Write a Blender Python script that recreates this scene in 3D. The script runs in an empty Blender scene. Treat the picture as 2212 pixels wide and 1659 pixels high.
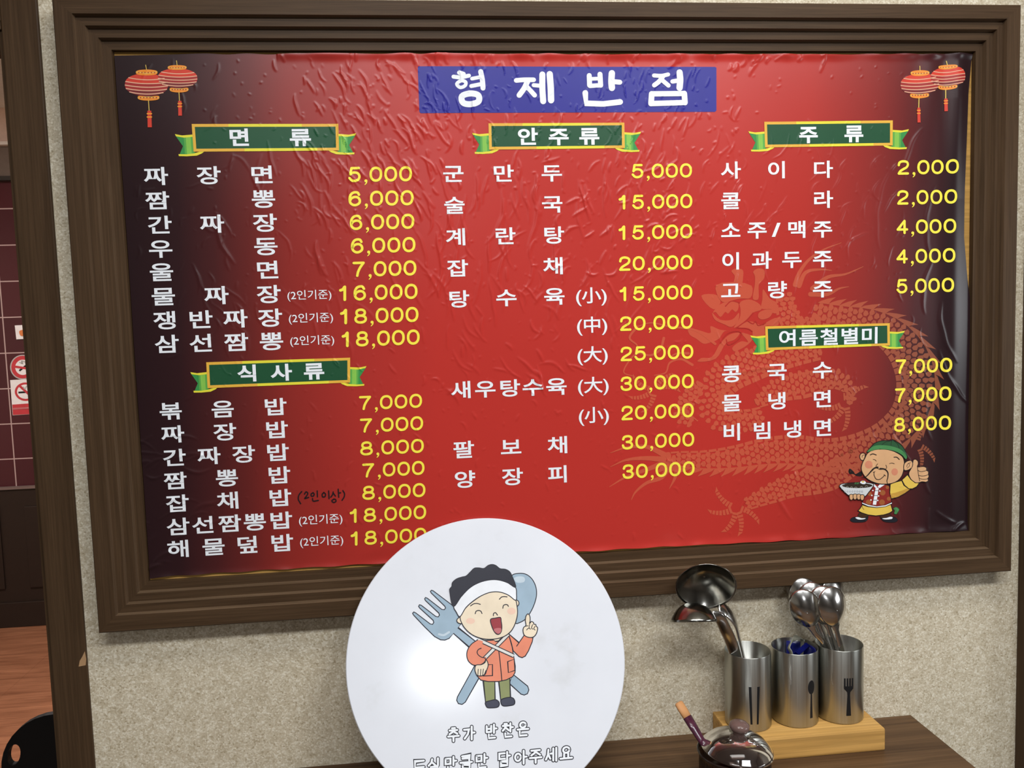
import bpy, bmesh, math, random
import numpy as np
from mathutils import Vector, Matrix
from mathutils.geometry import tessellate_polygon

S = bpy.context.scene
COL = S.collection
random.seed(7)
rng = np.random.default_rng(11)

# ------------------------------------------------------------------ camera
W, H = 2212, 1659
F = 1790.0
EYE = 1.5
R = np.array([[0.9938331966809141, -0.10622459350919757, -0.03181057856753693],
              [-0.04014210571610488, -0.07723943225255225, -0.9962041364368954],
              [0.10336434841700863, 0.9913376850695776, -0.08102719072766938]])
CAM = np.array([0.0, -1.3, EYE])
cd = bpy.data.cameras.new('camera')
cd.sensor_fit = 'HORIZONTAL'
cd.sensor_width = 36.0
cd.lens = F / W * 36.0
cd.clip_start = 0.02
cam = bpy.data.objects.new('camera', cd)
COL.objects.link(cam)
M = Matrix.Identity(4)
for i in range(3):
    M[i][0] = R[0][i]
    M[i][1] = -R[1][i]
    M[i][2] = -R[2][i]
    M[i][3] = CAM[i]
cam.matrix_world = M
S.camera = cam

# ------------------------------------------------------------------ light
S.view_settings.view_transform = 'Standard'
S.view_settings.look = 'None'
S.view_settings.gamma = 1.0
S.view_settings.exposure = 0.26
wd = bpy.data.worlds.new('world')
S.world = wd
wd.use_nodes = True
wd.node_tree.nodes['Background'].inputs[0].default_value = (0.9, 0.95, 1.0, 1)
wd.node_tree.nodes['Background'].inputs[1].default_value = 0.05


def area(name, loc, sx, sy, watts, col=(1.0, 0.96, 0.9), rot=(0, 0, 0)):
    l = bpy.data.lights.new(name, 'AREA')
    l.shape = 'RECTANGLE'
    l.size = sx
    l.size_y = sy
    l.energy = watts
    l.color = col
    o = bpy.data.objects.new(name, l)
    o.location = loc
    o.rotation_euler = rot
    COL.objects.link(o)
    return o


# fluorescent fittings on the ceiling of the dining room and of the room behind, plus an unseen light added at the right to streak the steel cups
area('ceiling_light_near', (0.40, -0.80, 2.585), 1.1, 0.34, 10, (1.0, 0.98, 0.92))
area('ceiling_light_mid', (1.05, -1.6, 2.585), 0.9, 0.3, 26, (0.95, 0.985, 1.0))
area('ceiling_light_back', (0.05, -4.15, 2.585), 0.34, 0.42, 22, (0.93, 0.97, 1.0))
area('ceiling_light_left', (-0.15, -1.6, 2.585), 0.9, 0.3, 24, (0.95, 0.985, 1.0))
area('hall_light', (-1.6, 1.3, 2.585), 0.9, 0.4, 58, (1.0, 0.94, 0.88))
area('added_side_light', (2.385, -1.25, 1.5), 0.5, 1.1, 10, (0.92, 0.97, 1.0), (0, math.radians(90), 0))


# ------------------------------------------------------------------ pixel -> place measuring
def ray(x, y):
    return R.T @ np.array([(x - W / 2) / F, (y - H / 2) / F, 1.0])


def onY(x, y, Y):
    d = ray(x, y)
    return CAM + d * ((Y - CAM[1]) / d[1])


def onY_px(x, z, Y=None):
    q_ = R @ (np.array([x, YP if Y is None else Y, z]) - CAM)
    return (F * q_[0] / q_[2] + W / 2, F * q_[1] / q_[2] + H / 2)


def onZ(x, y, Z):
    d = ray(x, y)
    return CAM + d * ((Z - CAM[2]) / d[2])


def onP(x, y, p0, n):
    d = ray(x, y)
    return CAM + d * (np.dot(np.array(p0) - CAM, n) / np.dot(d, n))


# ------------------------------------------------------------------ materials
def lin(c):
    out = []
    for v in c:
        v /= 255.0
        out.append(v / 12.92 if v <= 0.04045 else ((v + 0.055) / 1.055) ** 2.4)
    return (out[0], out[1], out[2], 1.0)


class NT:
    def __init__(s, name):
        s.m = bpy.data.materials.new(name)
        s.m.use_nodes = True
        s.t = s.m.node_tree
        s.b = s.t.nodes['Principled BSDF']

    def n(s, typ, **kw):
        nd = s.t.nodes.new(typ)
        for k, v in kw.items():
            setattr(nd, k, v)
        return nd

    def l(s, a, b):
        s.t.links.new(a, b)

    def coords(s, scale=(1, 1, 1), rot=(0, 0, 0)):
        tc = s.n('ShaderNodeTexCoord')
        mp = s.n('ShaderNodeMapping')
        mp.inputs['Scale'].default_value = scale
        mp.inputs['Rotation'].default_value = rot
        s.l(tc.outputs['Object'], mp.inputs[0])
        return mp.outputs[0]

    def noise(s, vec, scale, detail=3, rough=0.5, dist=0.0):
        nd = s.n('ShaderNodeTexNoise')
        nd.inputs['Scale'].default_value = scale
        nd.inputs['Detail'].default_value = detail
        nd.inputs['Roughness'].default_value = rough
        nd.inputs['Distortion'].default_value = dist
        s.l(vec, nd.inputs['Vector'])
        return nd.outputs['Fac']

    def ramp(s, fac, stops):
        nd = s.n('ShaderNodeValToRGB')
        e = nd.color_ramp.elements
        while len(e) < len(stops):
            e.new(0.5)
        for el, (p, c) in zip(e, stops):
            el.position = p
            el.color = lin(c) if max(c[:3]) > 1 else (*c, 1)
        s.l(fac, nd.inputs[0])
        return nd.outputs[0]

    def mix(s, fac, a, b, mode='MIX'):
        nd = s.n('ShaderNodeMix', data_type='RGBA', blend_type=mode)
        if hasattr(fac, 'links'):
            s.l(fac, nd.inputs[0])
        else:
            nd.inputs[0].default_value = fac
        for v, i in ((a, 6), (b, 7)):
            if hasattr(v, 'links'):
                s.l(v, nd.inputs[i])
            else:
                nd.inputs[i].default_value = v
        return nd.outputs[2]

    def color(s, sock):
        s.l(sock, s.b.inputs['Base Color'])

    def bump(s, h, strength=0.2, dist=0.001):
        nd = s.n('ShaderNodeBump')
        nd.inputs['Strength'].default_value = strength
        nd.inputs['Distance'].default_value = dist
        s.l(h, nd.inputs['Height'])
        s.l(nd.outputs[0], s.b.inputs['Normal'])

    def set(s, **kw):
        for k, v in kw.items():
            s.b.inputs[k.replace('_', ' ')].default_value = v
        return s


MATS = {}


def plain(name, rgb, rough=0.5, metal=0.0, spec=0.3, var=0.06, scale=40):
    """one flat colour with a faint procedural mottling"""
    if name in MATS:
        return MATS[name]
    t = NT(name)
    v = t.coords()
    f = t.noise(v, scale, 4)
    a = lin(rgb)
    lo = tuple(c * (1 - var) for c in a[:3])
    hi = tuple(min(1, c * (1 + var)) for c in a[:3])
    t.color(t.ramp(f, [(0.3, lo), (0.7, hi)]))
    t.set(Roughness=rough, Metallic=metal)
    t.b.inputs['Specular IOR Level'].default_value = spec
    MATS[name] = t.m
    return t.m


def wood(name, dark, light, axis, rough=0.45, fine=1.0, bump=0.15):
    if name in MATS:
        return MATS[name]
    t = NT(name)
    sc = [60 * fine, 60 * fine, 60 * fine]
    sc[axis] = 2.2 * fine
    v = t.coords(tuple(sc))
    f1 = t.noise(v, 1.0, 5, 0.6, 0.4)
    sc2 = [400 * fine] * 3
    sc2[axis] = 9 * fine
    v2 = t.coords(tuple(sc2))
    f2 = t.noise(v2, 1.0, 3, 0.6)
    a = t.ramp(f1, [(0.3, dark), (0.7, light)])
    b = t.ramp(f2, [(0.35, (178, 178, 178)), (0.65, (255, 255, 255))])
    t.color(t.mix(0.5, a, b, 'MULTIPLY'))
    t.bump(f2, bump, 0.0006)
    t.set(Roughness=rough)
    t.b.inputs['Specular IOR Level'].default_value = 0.12
    MATS[name] = t.m
    return t.m


def wallpaper():
    t = NT('speckled_wallpaper')
    v = t.coords()
    vo = t.n('ShaderNodeTexVoronoi')
    vo.inputs['Scale'].default_value = 400
    vo.feature = 'SMOOTH_F1'
    vo.inputs['Smoothness'].default_value = 0.35
    vo.inputs['Randomness'].default_value = 1
    nz = t.n('ShaderNodeTexNoise')
    nz.inputs['Scale'].default_value = 120
    t.l(v, nz.inputs['Vector'])
    ad = t.n('ShaderNodeVectorMath', operation='MULTIPLY_ADD')
    ad.inputs[1].default_value = (0.004, 0.004, 0.004)
    t.l(nz.outputs['Color'], ad.inputs[0])
    t.l(v, ad.inputs[2])
    t.l(ad.outputs[0], vo.inputs['Vector'])
    sep = t.n('ShaderNodeSeparateColor')
    t.l(vo.outputs['Color'], sep.inputs[0])
    chips = t.ramp(sep.outputs[0], [(0.0, (180, 165, 138)), (0.12, (206, 192, 167)), (0.6, (218, 206, 183)), (0.9, (236, 227, 208))])
    f2 = t.noise(v, 420, 3)
    g = t.ramp(f2, [(0.3, (222, 220, 216)), (0.65, (255, 255, 255))])
    c = t.mix(0.7, chips, g, 'MULTIPLY')
    f3 = t.noise(v, 60, 3)
    g3 = t.ramp(f3, [(0.33, (228, 224, 216)), (0.6, (255, 255, 255))])
    c = t.mix(0.6, c, g3, 'MULTIPLY')
    t.color(c)
    t.bump(sep.outputs[1], 0.25, 0.0006)
    t.set(Roughness=0.62)
    return t.m


def steel(name, rgb, rough, axis=None, rvar=0.08):
    t = NT(name)
    if axis is not None:
        sc = [900, 900, 900]
        sc[axis] = 6
        v = t.coords(tuple(sc))
    else:
        v = t.coords((80, 80, 80))
    f = t.noise(v, 1.0, 3)
    a = lin(rgb)
    t.color(t.ramp(f, [(0.3, tuple(c * 0.86 for c in a[:3])), (0.7, a[:3])]))
    mr = t.n('ShaderNodeMapRange')
    mr.inputs['To Min'].default_value = max(0.02, rough - rvar)
    mr.inputs['To Max'].default_value = rough + rvar
    t.l(f, mr.inputs['Value'])
    t.l(mr.outputs[0], t.b.inputs['Roughness'])
    t.set(Metallic=1.0)
    return t.m


M_WALL = wallpaper()
WD_V = wood('dark_brown_laminate_upright', (70, 52, 36), (83, 63, 45), 2)
WD_H = wood('dark_brown_laminate_level', (70, 52, 36), (83, 63, 45), 0)
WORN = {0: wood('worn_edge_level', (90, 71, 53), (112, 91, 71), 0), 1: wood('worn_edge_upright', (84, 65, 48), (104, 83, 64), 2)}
WALNUT = wood('walnut_counter', (70, 50, 34), (112, 84, 58), 0, 0.4, 0.7)
BEECH = wood('honey_coloured_block', (186, 138, 72), (214, 167, 98), 0, 0.5, 0.5)
BACKER = wood('bare_yellow_board', (176, 132, 68), (196, 152, 84), 0, 0.7, 0.6)
CUPSTEEL = steel('brushed_steel', (186, 186, 180), 0.34, 2)
_t = CUPSTEEL.node_tree
_tg = _t.nodes.new('ShaderNodeTangent')
_tg.direction_type = 'RADIAL'
_tg.axis = 'Z'
_b = _t.nodes['Principled BSDF']
_t.links.new(_tg.outputs[0], _b.inputs['Tangent'])
_b.inputs['Anisotropic'].default_value = 0.85
_b.inputs['Anisotropic Rotation'].default_value = 0.25
SHINY = steel('polished_steel', (206, 204, 202), 0.19, None, 0.05)
SATIN = steel('satin_steel', (150, 148, 142), 0.17, None, 0.05)
BLACK = plain('black_print', (22, 22, 24), 0.5)

# ------------------------------------------------------------------ object helpers


def tag(o, label=None, cat=None, group=None, kind=None):
    if label:
        o['label'] = label
    if cat:
        o['category'] = cat
    if group:
        o['group'] = group
    if kind:
        o['kind'] = kind
    return o


def empty(name, loc, label, cat, group=None):
    o = bpy.data.objects.new(name, None)
    o.empty_display_size = 0.03
    o.location = loc
    COL.objects.link(o)
    tag(o, label, cat, group)
    return o


def link(name, me, mats, parent=None, smooth=False):
    o = bpy.data.objects.new(name, me)
    COL.objects.link(o)
    if not isinstance(mats, (list, tuple)):
        mats = [mats]
    for m in mats:
        me.materials.append(m)
    if smooth:
        for p in me.polygons:
            p.use_smooth = True
    if parent is not None:
        o.parent = parent
        bpy.context.view_layer.update()
        o.matrix_parent_inverse = parent_world(parent).inverted()
    return o


def parent_world(p):
    m = Matrix.LocRotScale(p.location, p.rotation_euler, p.scale)
    return m if p.parent is None else parent_world(p.parent) @ p.matrix_parent_inverse @ m


def mesh_of(name, verts, faces):
    me = bpy.data.meshes.new(name)
    me.from_pydata([tuple(map(float, v)) for v in verts], [], faces)
    me.validate()
    me.update()
    return me


def bm_mesh(name, bm):
    me = bpy.data.meshes.new(name)
    bmesh.ops.recalc_face_normals(bm, faces=bm.faces)
    bm.to_mesh(me)
    bm.free()
    return me


def box_bm(bm, lo, hi, bevel=0.0):
    vs = [bm.verts.new((x, y, z)) for x in (lo[0], hi[0]) for y in (lo[1], hi[1]) for z in (lo[2], hi[2])]
    fs = []
    for q in ((0, 1, 3, 2), (4, 6, 7, 5), (0, 4, 5, 1), (2, 3, 7, 6), (0, 2, 6, 4), (1, 5, 7, 3)):
        fs.append(bm.faces.new([vs[i] for i in q]))
    if bevel:
        es = {e for f in fs for e in f.edges}
        bmesh.ops.bevel(bm, geom=list(es), offset=bevel, segments=2, affect='EDGES', profile=0.6)


def box(name, lo, hi, mat, parent=None, bevel=0.0):
    bm = bmesh.new()
    box_bm(bm, lo, hi, bevel)
    return link(name, bm_mesh(name, bm), mat, parent)


def lathe(profile, n=64, center=(0, 0, 0), rfun=None, closed_top=False):
    verts, faces = [], []
    for k, (r, z) in enumerate(profile):
        for i in range(n):
            a = 2 * math.pi * i / n
            rr = r if rfun is None else rfun(r, a, k)
            verts.append((center[0] + rr * math.cos(a), center[1] + rr * math.sin(a), center[2] + z))
    for k in range(len(profile) - 1):
        for i in range(n):
            j = (i + 1) % n
            faces.append((k * n + i, k * n + j, (k + 1) * n + j, (k + 1) * n + i))
    return verts, faces


def catmull(P, per=6, closed=False):
    P = [np.array(p, float) for p in P]
    n = len(P)
    out = []
    rngs = range(n) if closed else range(n - 1)
    for i in rngs:
        if closed:
            p0, p1, p2, p3 = P[(i - 1) % n], P[i], P[(i + 1) % n], P[(i + 2) % n]
        else:
            p1, p2 = P[i], P[i + 1]
            p0 = P[i - 1] if i > 0 else 2 * p1 - p2
            p3 = P[i + 2] if i + 2 < n else 2 * p2 - p1
        # centripetal
        d = [max(1e-6, np.linalg.norm(b - a)) ** 0.5 for a, b in ((p0, p1), (p1, p2), (p2, p3))]
        t0, t1 = 0, d[0]
        t2 = t1 + d[1]
        t3 = t2 + d[2]
        for k in range(per):
            t = t1 + (t2 - t1) * k / per
            A1 = (t1 - t) / (t1 - t0) * p0 + (t - t0) / (t1 - t0) * p1
            A2 = (t2 - t) / (t2 - t1) * p1 + (t - t1) / (t2 - t1) * p2
            A3 = (t3 - t) / (t3 - t2) * p2 + (t - t2) / (t3 - t2) * p3
            B1 = (t2 - t) / (t2 - t0) * A1 + (t - t0) / (t2 - t0) * A2
            B2 = (t3 - t) / (t3 - t1) * A2 + (t - t1) / (t3 - t1) * A3
            out.append((t2 - t) / (t2 - t1) * B1 + (t - t1) / (t2 - t1) * B2)
    if not closed:
        out.append(P[-1])
    return out


def tube(path, radii, n=12, flat=1.0, up=(0, 0, 1), caps=True):
    """swept tube; flat<1 squashes the section along the 'up' side"""
    path = [Vector(p) for p in path]
    verts, faces = [], []
    for i, p in enumerate(path):
        t = (path[min(i + 1, len(path) - 1)] - path[max(i - 1, 0)]).normalized()
        u = Vector(up) - t * Vector(up).dot(t)
        u.normalize()
        w = t.cross(u)
        r = radii[i] if hasattr(radii, '__len__') else radii
        fl = flat[i] if hasattr(flat, '__len__') else flat
        for k in range(n):
            a = 2 * math.pi * k / n
            verts.append(p + w * (r * math.cos(a)) + u * (r * fl * math.sin(a)))
    for i in range(len(path) - 1):
        for k in range(n):
            j = (k + 1) % n
            faces.append((i * n + k, i * n + j, (i + 1) * n + j, (i + 1) * n + k))
    if caps:
        faces.append(tuple(range(n - 1, -1, -1)))
        b = (len(path) - 1) * n
        faces.append(tuple(range(b, b + n)))
    return verts, faces


# ------------------------------------------------------------------ the room shell
ZS = EYE - 0.7055            # counter top
X_OPEN_R = -0.585            # right side of the doorway
X_OPEN_L = -1.55
Z_HEAD = EYE + 0.445
CEIL = 2.6
XW0, XW1 = -3.2, 2.4
YB = -5.0
WT = 0.12

bm = bmesh.new()
box_bm(bm, (X_OPEN_R, 0, 0), (XW1, WT, CEIL))
box_bm(bm, (X_OPEN_L, 0, Z_HEAD), (X_OPEN_R, WT, CEIL))
box_bm(bm, (XW0, 0, 0), (X_OPEN_L, WT, CEIL))
o = link('wall_front', bm_mesh('wall_front', bm), M_WALL)
tag(o, kind='structure')

floor_m = NT('orange_wood_floor')
v = floor_m.coords((1.2, 9, 9), (0, 0, math.radians(35)))
f = floor_m.noise(v, 2.0, 6, 0.6, 0.6)
v2 = floor_m.coords((3, 40, 40), (0, 0, math.radians(35)))
f2 = floor_m.noise(v2, 2.0, 4)
c = floor_m.ramp(f, [(0.3, (132, 84, 60)), (0.7, (172, 116, 86))])
c2 = floor_m.ramp(f2, [(0.3, (190, 180, 170)), (0.7, (255, 255, 255))])
cm = floor_m.mix(0.6, c, c2, 'MULTIPLY')
tc = floor_m.n('ShaderNodeTexCoord')
bk = floor_m.n('ShaderNodeTexBrick', offset=0.0)
bk.inputs['Scale'].default_value = 1.0
bk.inputs['Brick Width'].default_value = 0.6
bk.inputs['Row Height'].default_value = 0.6
bk.inputs['Mortar Size'].default_value = 0.002
bk.inputs['Color1'].default_value = (1, 1, 1, 1)
bk.inputs['Color2'].default_value = (0.93, 0.93, 0.93, 1)
bk.inputs['Mortar'].default_value = (0.82, 0.8, 0.78, 1)
floor_m.l(tc.outputs['Object'], bk.inputs['Vector'])
floor_m.color(floor_m.mix(1.0, cm, bk.outputs[0], 'MULTIPLY'))
floor_m.set(Roughness=0.35)
YF = 3.1                     # far wall of the room behind the doorway
o = box('floor_hall', (XW0, 0.06, -0.05), (XW1, YF + 0.1, 0), floor_m.m)
tag(o, kind='structure')
o = box('floor', (XW0, YB, -0.05), (XW1, 0.06, 0), plain('dark_floor_tile', (78, 70, 63), 0.45))
tag(o, kind='structure')
PLASTER = plain('cream_plaster', (196, 188, 174), 0.8)
o = box('ceiling', (XW0, YB, CEIL), (XW1, YF + 0.1, CEIL + 0.05), plain('white_ceiling', (225, 222, 215), 0.9))
tag(o, kind='structure')
o = box('wall_back', (XW0, YB - 0.1, 0), (XW1, YB, CEIL), plain('grey_brown_panelling', (104, 97, 90), 0.7))
tag(o, kind='structure')
o = box('wall_left', (XW0 - 0.1, YB, 0), (XW0, YF, CEIL), PLASTER)
tag(o, kind='structure')
o = box('wall_right', (XW1, YB, 0), (XW1 + 0.1, YF, CEIL), plain('grey_brown_panelling', (104, 97, 90), 0.7))
tag(o, kind='structure')

# ---- far wall seen through the doorway: dark red glazed tiles over a dark wainscot
tile = NT('dark_red_glazed_tiles')
tc = tile.n('ShaderNodeTexCoord')
mp = tile.n('ShaderNodeMapping')
mp.inputs['Rotation'].default_value = (math.radians(-90), 0, 0)
pg = onY(12, 763, YF)        # a crossing of two joints
tile.l(tc.outputs['Object'], mp.inputs[0])
bk = tile.n('ShaderNodeTexBrick', offset=0.0)
bk.inputs['Scale'].default_value = 1.0
bk.inputs['Brick Width'].default_value = 0.30
bk.inputs['Row Height'].default_value = 0.1785
bk.inputs['Mortar Size'].default_value = 0.0028
bk.inputs['Mortar Smooth'].default_value = 0.0
bk.inputs['Color1'].default_value = lin((70, 22, 32))
bk.inputs['Color2'].default_value = lin((60, 18, 28))
bk.inputs['Mortar'].default_value = lin((176, 150, 148))
tile.l(mp.outputs[0], bk.inputs['Vector'])
tile.color(bk.outputs[0])
tile.set(Roughness=0.22)
TILE_Z0 = onY(30, 1050, YF)[2]
TILE_Z1 = onY(20, 392, YF)[2]
o = box('wall_far', (0, 0, 0), (1.9, 0.1, TILE_Z1 - pg[2] + 6 * 0.1785), tile.m)
o.location = (pg[0] - 5 * 0.30, YF, pg[2] - 6 * 0.1785)
o.data.transform(Matrix.Translation((0, 0, 0)))
tag(o, kind='structure')
XF0, XF1 = pg[0] - 1.4, pg[0] + 1.9
zb = o.location.z
FARDARK = plain('dark_stained_panel', (36, 25, 20), 0.5)
o = box('trim_2', (XF0, YF - 0.03, TILE_Z0 - 0.012), (XF1, YF + 0.1, TILE_Z0), plain('pale_grout_ledge', (110, 92, 88), 0.5))
tag(o, kind='structure')
bm = bmesh.new()
zf = TILE_Z0 - 0.012
box_bm(bm, (XF0, YF - 0.02, 0), (XF1, YF + 0.1, zf))
box_bm(bm, (XF0, YF - 0.034, 0), (XF1, YF - 0.02, 0.13), 0.004)
for x in np.arange(XF0 + 0.2, XF1, 0.62):
    box_bm(bm, (x, YF - 0.03, 0.2), (x + 0.5, YF - 0.02, zf - 0.09), 0.004)
o = link('baseboard_far', bm_mesh('baseboard_far', bm), FARDARK)
tag(o, kind='structure')
# dark lintel, grey valance, white ledge and pale wall above the tiles
z2, z3, z4 = [onY(8, p, YF)[2] for p in (383, 318, 311)]
o = box('trim_3', (XF0, YF - 0.04, TILE_Z1), (XF1, YF + 0.1, z2), plain('dark_lintel', (44, 38, 36), 0.4))
tag(o, kind='structure')
o = box('trim_4', (XF0, YF - 0.02, z2), (XF1, YF + 0.1, z3), plain('taupe_panel', (104, 90, 82), 0.35))
tag(o, kind='structure')
o = box('trim_5', (XF0, YF - 0.06, z3), (XF1, YF + 0.1, z4), plain('white_ledge', (215, 205, 198), 0.5))
tag(o, kind='structure')
o = box('wall_upper', (XF0, YF, z4), (XF1, YF + 0.1, CEIL), plain('pale_pink_plaster', (214, 188, 176), 0.8))
tag(o, kind='structure')
o = box('wall_hall_right', (0.6, WT, 0), (0.7, YF, CEIL), PLASTER)
tag(o, kind='structure')

# ---- doorway casing
bm = bmesh.new()
PX1, PX0 = -0.5332, -0.5842
box_bm(bm, (PX0, -0.006, 0), (PX1, 0, CEIL), 0.002)
box_bm(bm, (X_OPEN_L - 0.052, -0.006, 0), (X_OPEN_L - 0.012, 0, CEIL), 0.002)
box_bm(bm, (X_OPEN_L - 0.012, -0.006, Z_HEAD), (PX0, 0, Z_HEAD + 0.07), 0.002)
box_bm(bm, (X_OPEN_R - 0.0055, -0.0005, 0), (PX0 + 0.001, WT + 0.01, Z_HEAD), 0.001)
box_bm(bm, (X_OPEN_L - 0.012, -0.006, 0), (X_OPEN_L + 0.002, WT + 0.01, Z_HEAD), 0.002)
box_bm(bm, (X_OPEN_L, -0.006, Z_HEAD - 0.012), (X_OPEN_R, WT + 0.01, Z_HEAD + 0.002), 0.002)
o = link('door_1', bm_mesh('door_1', bm), WD_V)
tag(o, kind='structure')
# chip of bare wood on the casing edge
q = [onY(x, y, -0.0062) for x, y in ((183, 1407), (186, 1424), (185, 1437), (170, 1440), (172, 1428), (178, 1418))]
me = mesh_of('bare_chip', [tuple(p) for p in q] + [(p[0], p[1] + 0.0006, p[2]) for p in q],
             [tuple(range(6))[::-1]] + [(i, (i + 1) % 6, 6 + (i + 1) % 6, 6 + i) for i in range(6)])
link('bare_wood_chip', me, plain('bare_wood', (178, 140, 102), 0.7), o)

o = box('trim_1', (1.0025, -0.045, 0), (1.09, 0, CEIL), WD_V, None, 0.002)
tag(o, kind='structure')

# ------------------------------------------------------------------ the frame round the menu
rects = [  # x0, x1, z0, z1 (z relative to the eye), y
    ((-0.5008, 0.9640, -0.4520, 0.4675), 0.0),
    ((-0.5010, 0.9642, -0.4522, 0.4677), -0.0335),
    ((-0.4995, 0.9627, -0.4507, 0.4662), -0.0350),
    ((-0.4755, 0.9405, -0.4272, 0.4460), -0.0350),
    ((-0.4740, 0.9392, -0.4257, 0.4445), -0.0270),
    ((-0.4620, 0.9293, -0.4137, 0.4322), -0.0270),
    ((-0.4605, 0.9278, -0.4122, 0.4307), -0.0190),
    ((-0.4478, 0.9172, -0.4000, 0.4180), -0.0190),
    ((-0.4463, 0.9157, -0.3985, 0.4165), -0.0110),
    ((-0.4332, 0.9044, -0.3862, 0.4034), -0.0110),
    ((-0.4327, 0.9039, -0.3857, 0.4029), -0.0020),
]


def corners(r, y):
    x0, x1, z0, z1 = r
    return [(x0, y, EYE + z1), (x1, y, EYE + z1), (x1, y, EYE + z0), (x0, y, EYE + z0)]


frame = empty('framed_menu', (0.23, 0, EYE + 0.008), 'large red menu with white dish names and yellow prices in a stepped brown frame', 'menu')
for k, nm, mt in ((0, 'top_rail', WD_H), (1, 'side_rail', WD_V), (2, 'bottom_rail', WD_H), (3, 'side_rail', WD_V)):
    vs, fs = [], []
    for r, y in rects:
        cs = corners(r, y)
        vs += [cs[k], cs[(k + 1) % 4]]
    for i in range(len(rects) - 1):
        fs.append((2 * i, 2 * i + 1, 2 * i + 3, 2 * i + 2))
    n = len(rects)
    fs.append((0, 1, 2 * n - 1, 2 * n - 2))
    fs.append(tuple(2 * i for i in range(n)))
    fs.append(tuple(2 * i + 1 for i in range(n))[::-1])
    bm = bmesh.new()
    bv = [bm.verts.new(p) for p in vs]
    for f in fs:
        bm.faces.new([bv[i] for i in f])
    bm.faces.ensure_lookup_table()
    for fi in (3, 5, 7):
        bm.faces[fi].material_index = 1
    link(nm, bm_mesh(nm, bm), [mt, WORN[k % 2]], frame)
o = box('backing_board', (-0.4325, -0.0022, EYE - 0.3855), (0.9037, -0.0002, EYE + 0.4027), BACKER, frame)
o['label'] = 'bare yellow backing board showing past the edge of the menu sheet'

# ------------------------------------------------------------------ the printed menu sheet
YP = -0.0048                 # resting plane of the sheet


def BP(px, py):
    p = onY(px, py, YP)
    return np.array([p[0], p[2]])


# ---- wrinkle height field (real relief), sampled by the sheet and all its print
GX0, GX1, GZ0, GZ1, GD = -0.445, 0.915, EYE - 0.40, EYE + 0.415, 0.0009
NXG = int((GX1 - GX0) / GD) + 1
NZG = int((GZ1 - GZ0) / GD) + 1
HF = np.zeros((NZG, NXG))
gx = GX0 + np.arange(NXG) * GD
gz = GZ0 + np.arange(NZG) * GD


def crease(px, py, L, ang, amp, sw, curve=0.0):
    """ang: degrees from vertical in the picture, + leans like '/'; L half length px; sw half width px"""
    c = BP(px, py)
    a = math.radians(ang)
    d = BP(px + 10 * math.sin(a), py - 10 * math.cos(a)) - c
    m = np.linalg.norm(d) / 10
    d /= np.linalg.norm(d)
    L *= m
    s = sw * m
    ext = L + 4 * s
    i0, i1 = int((c[0] - ext - GX0) / GD), int((c[0] + ext - GX0) / GD) + 1
    j0, j1 = int((c[1] - ext - GZ0) / GD), int((c[1] + ext - GZ0) / GD) + 1
    i0, j0 = max(i0, 0), max(j0, 0)
    i1, j1 = min(i1, NXG), min(j1, NZG)
    if i1 <= i0 or j1 <= j0:
        return
    X, Z = np.meshgrid(gx[i0:i1] - c[0], gz[j0:j1] - c[1])
    u = X * d[0] + Z * d[1]
    w = X * d[1] - Z * d[0] - curve * (u * u / L - L * 0.3) + 0.22 * s * np.sin(u / s * 0.45 + px)
    tap = np.clip(1 - (u / L) ** 2, 0, None) ** 0.7
    wid = s * (0.55 + 0.45 * tap)
    HF[j0:j1, i0:i1] += amp * tap * np.exp(-(w / wid) ** 2)


def field(n, x0, x1, y0, y1, Lr, angf, aspread, ampr, swr, curve=0.25):
    for _ in range(n):
        x = rng.uniform(x0, x1)
        y = rng.uniform(y0, y1)
        crease(x, y, rng.uniform(*Lr) ** 1.0, angf(x, y) + rng.normal(0, aspread), rng.uniform(*ampr), rng.uniform(*swr), rng.normal(0, curve))


MM = 0.0011
fan = lambda x, y: (x - 1130) * 0.05
field(125, 720, 1500, 125, 420, (8, 26), fan, 11, (0.45 * MM, 0.95 * MM), (1.8, 3.0))
field(95, 640, 980, 125, 480, (10, 36), lambda x, y: -30, 9, (0.45 * MM, 1.0 * MM), (1.9, 3.2))
field(30, 640, 900, 120, 340, (6, 20), lambda x, y: -24, 12, (0.4 * MM, 0.8 * MM), (1.6, 2.6))
field(85, 1280, 1600, 130, 620, (5, 18), lambda x, y: 16, 13, (0.45 * MM, 0.9 * MM), (1.6, 2.6))
field(75, 920, 1420, 400, 720, (16, 56), fan, 14, (0.4 * MM, 0.9 * MM), (2.2, 3.8))
field(38, 1180, 1500, 340, 600, (6, 22), lambda x, y: 58, 12, (0.6 * MM, 1.1 * MM), (2.2, 3.4))
field(60, 420, 920, 330, 760, (12, 42), lambda x, y: -18, 16, (0.25 * MM, 0.7 * MM), (2.0, 3.6))
field(90, 560, 1540, 700, 1160, (6, 16), lambda x, y: -14, 28, (0.3 * MM, 0.65 * MM), (1.8, 3.0))
field(40, 940, 1250, 600, 880, (10, 34), lambda x, y: -30, 30, (0.4 * MM, 0.85 * MM), (2.2, 3.8))
field(50, 1540, 1960, 300, 700, (10, 40), lambda x, y: 14, 14, (0.25 * MM, 0.6 * MM), (1.7, 2.8))
field(50, 1540, 2000, 680, 1150, (8, 26), lambda x, y: -14, 16, (0.25 * MM, 0.6 * MM), (1.7, 2.8))
field(50, 290, 560, 130, 900, (8, 24), lambda x, y: 20, 30, (0.15 * MM, 0.4 * MM), (2.0, 3.4))
field(26, 300, 480, 940, 1220, (14, 50), lambda x, y: 76, 12, (0.4 * MM, 0.9 * MM), (2.6, 4.8))
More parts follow.
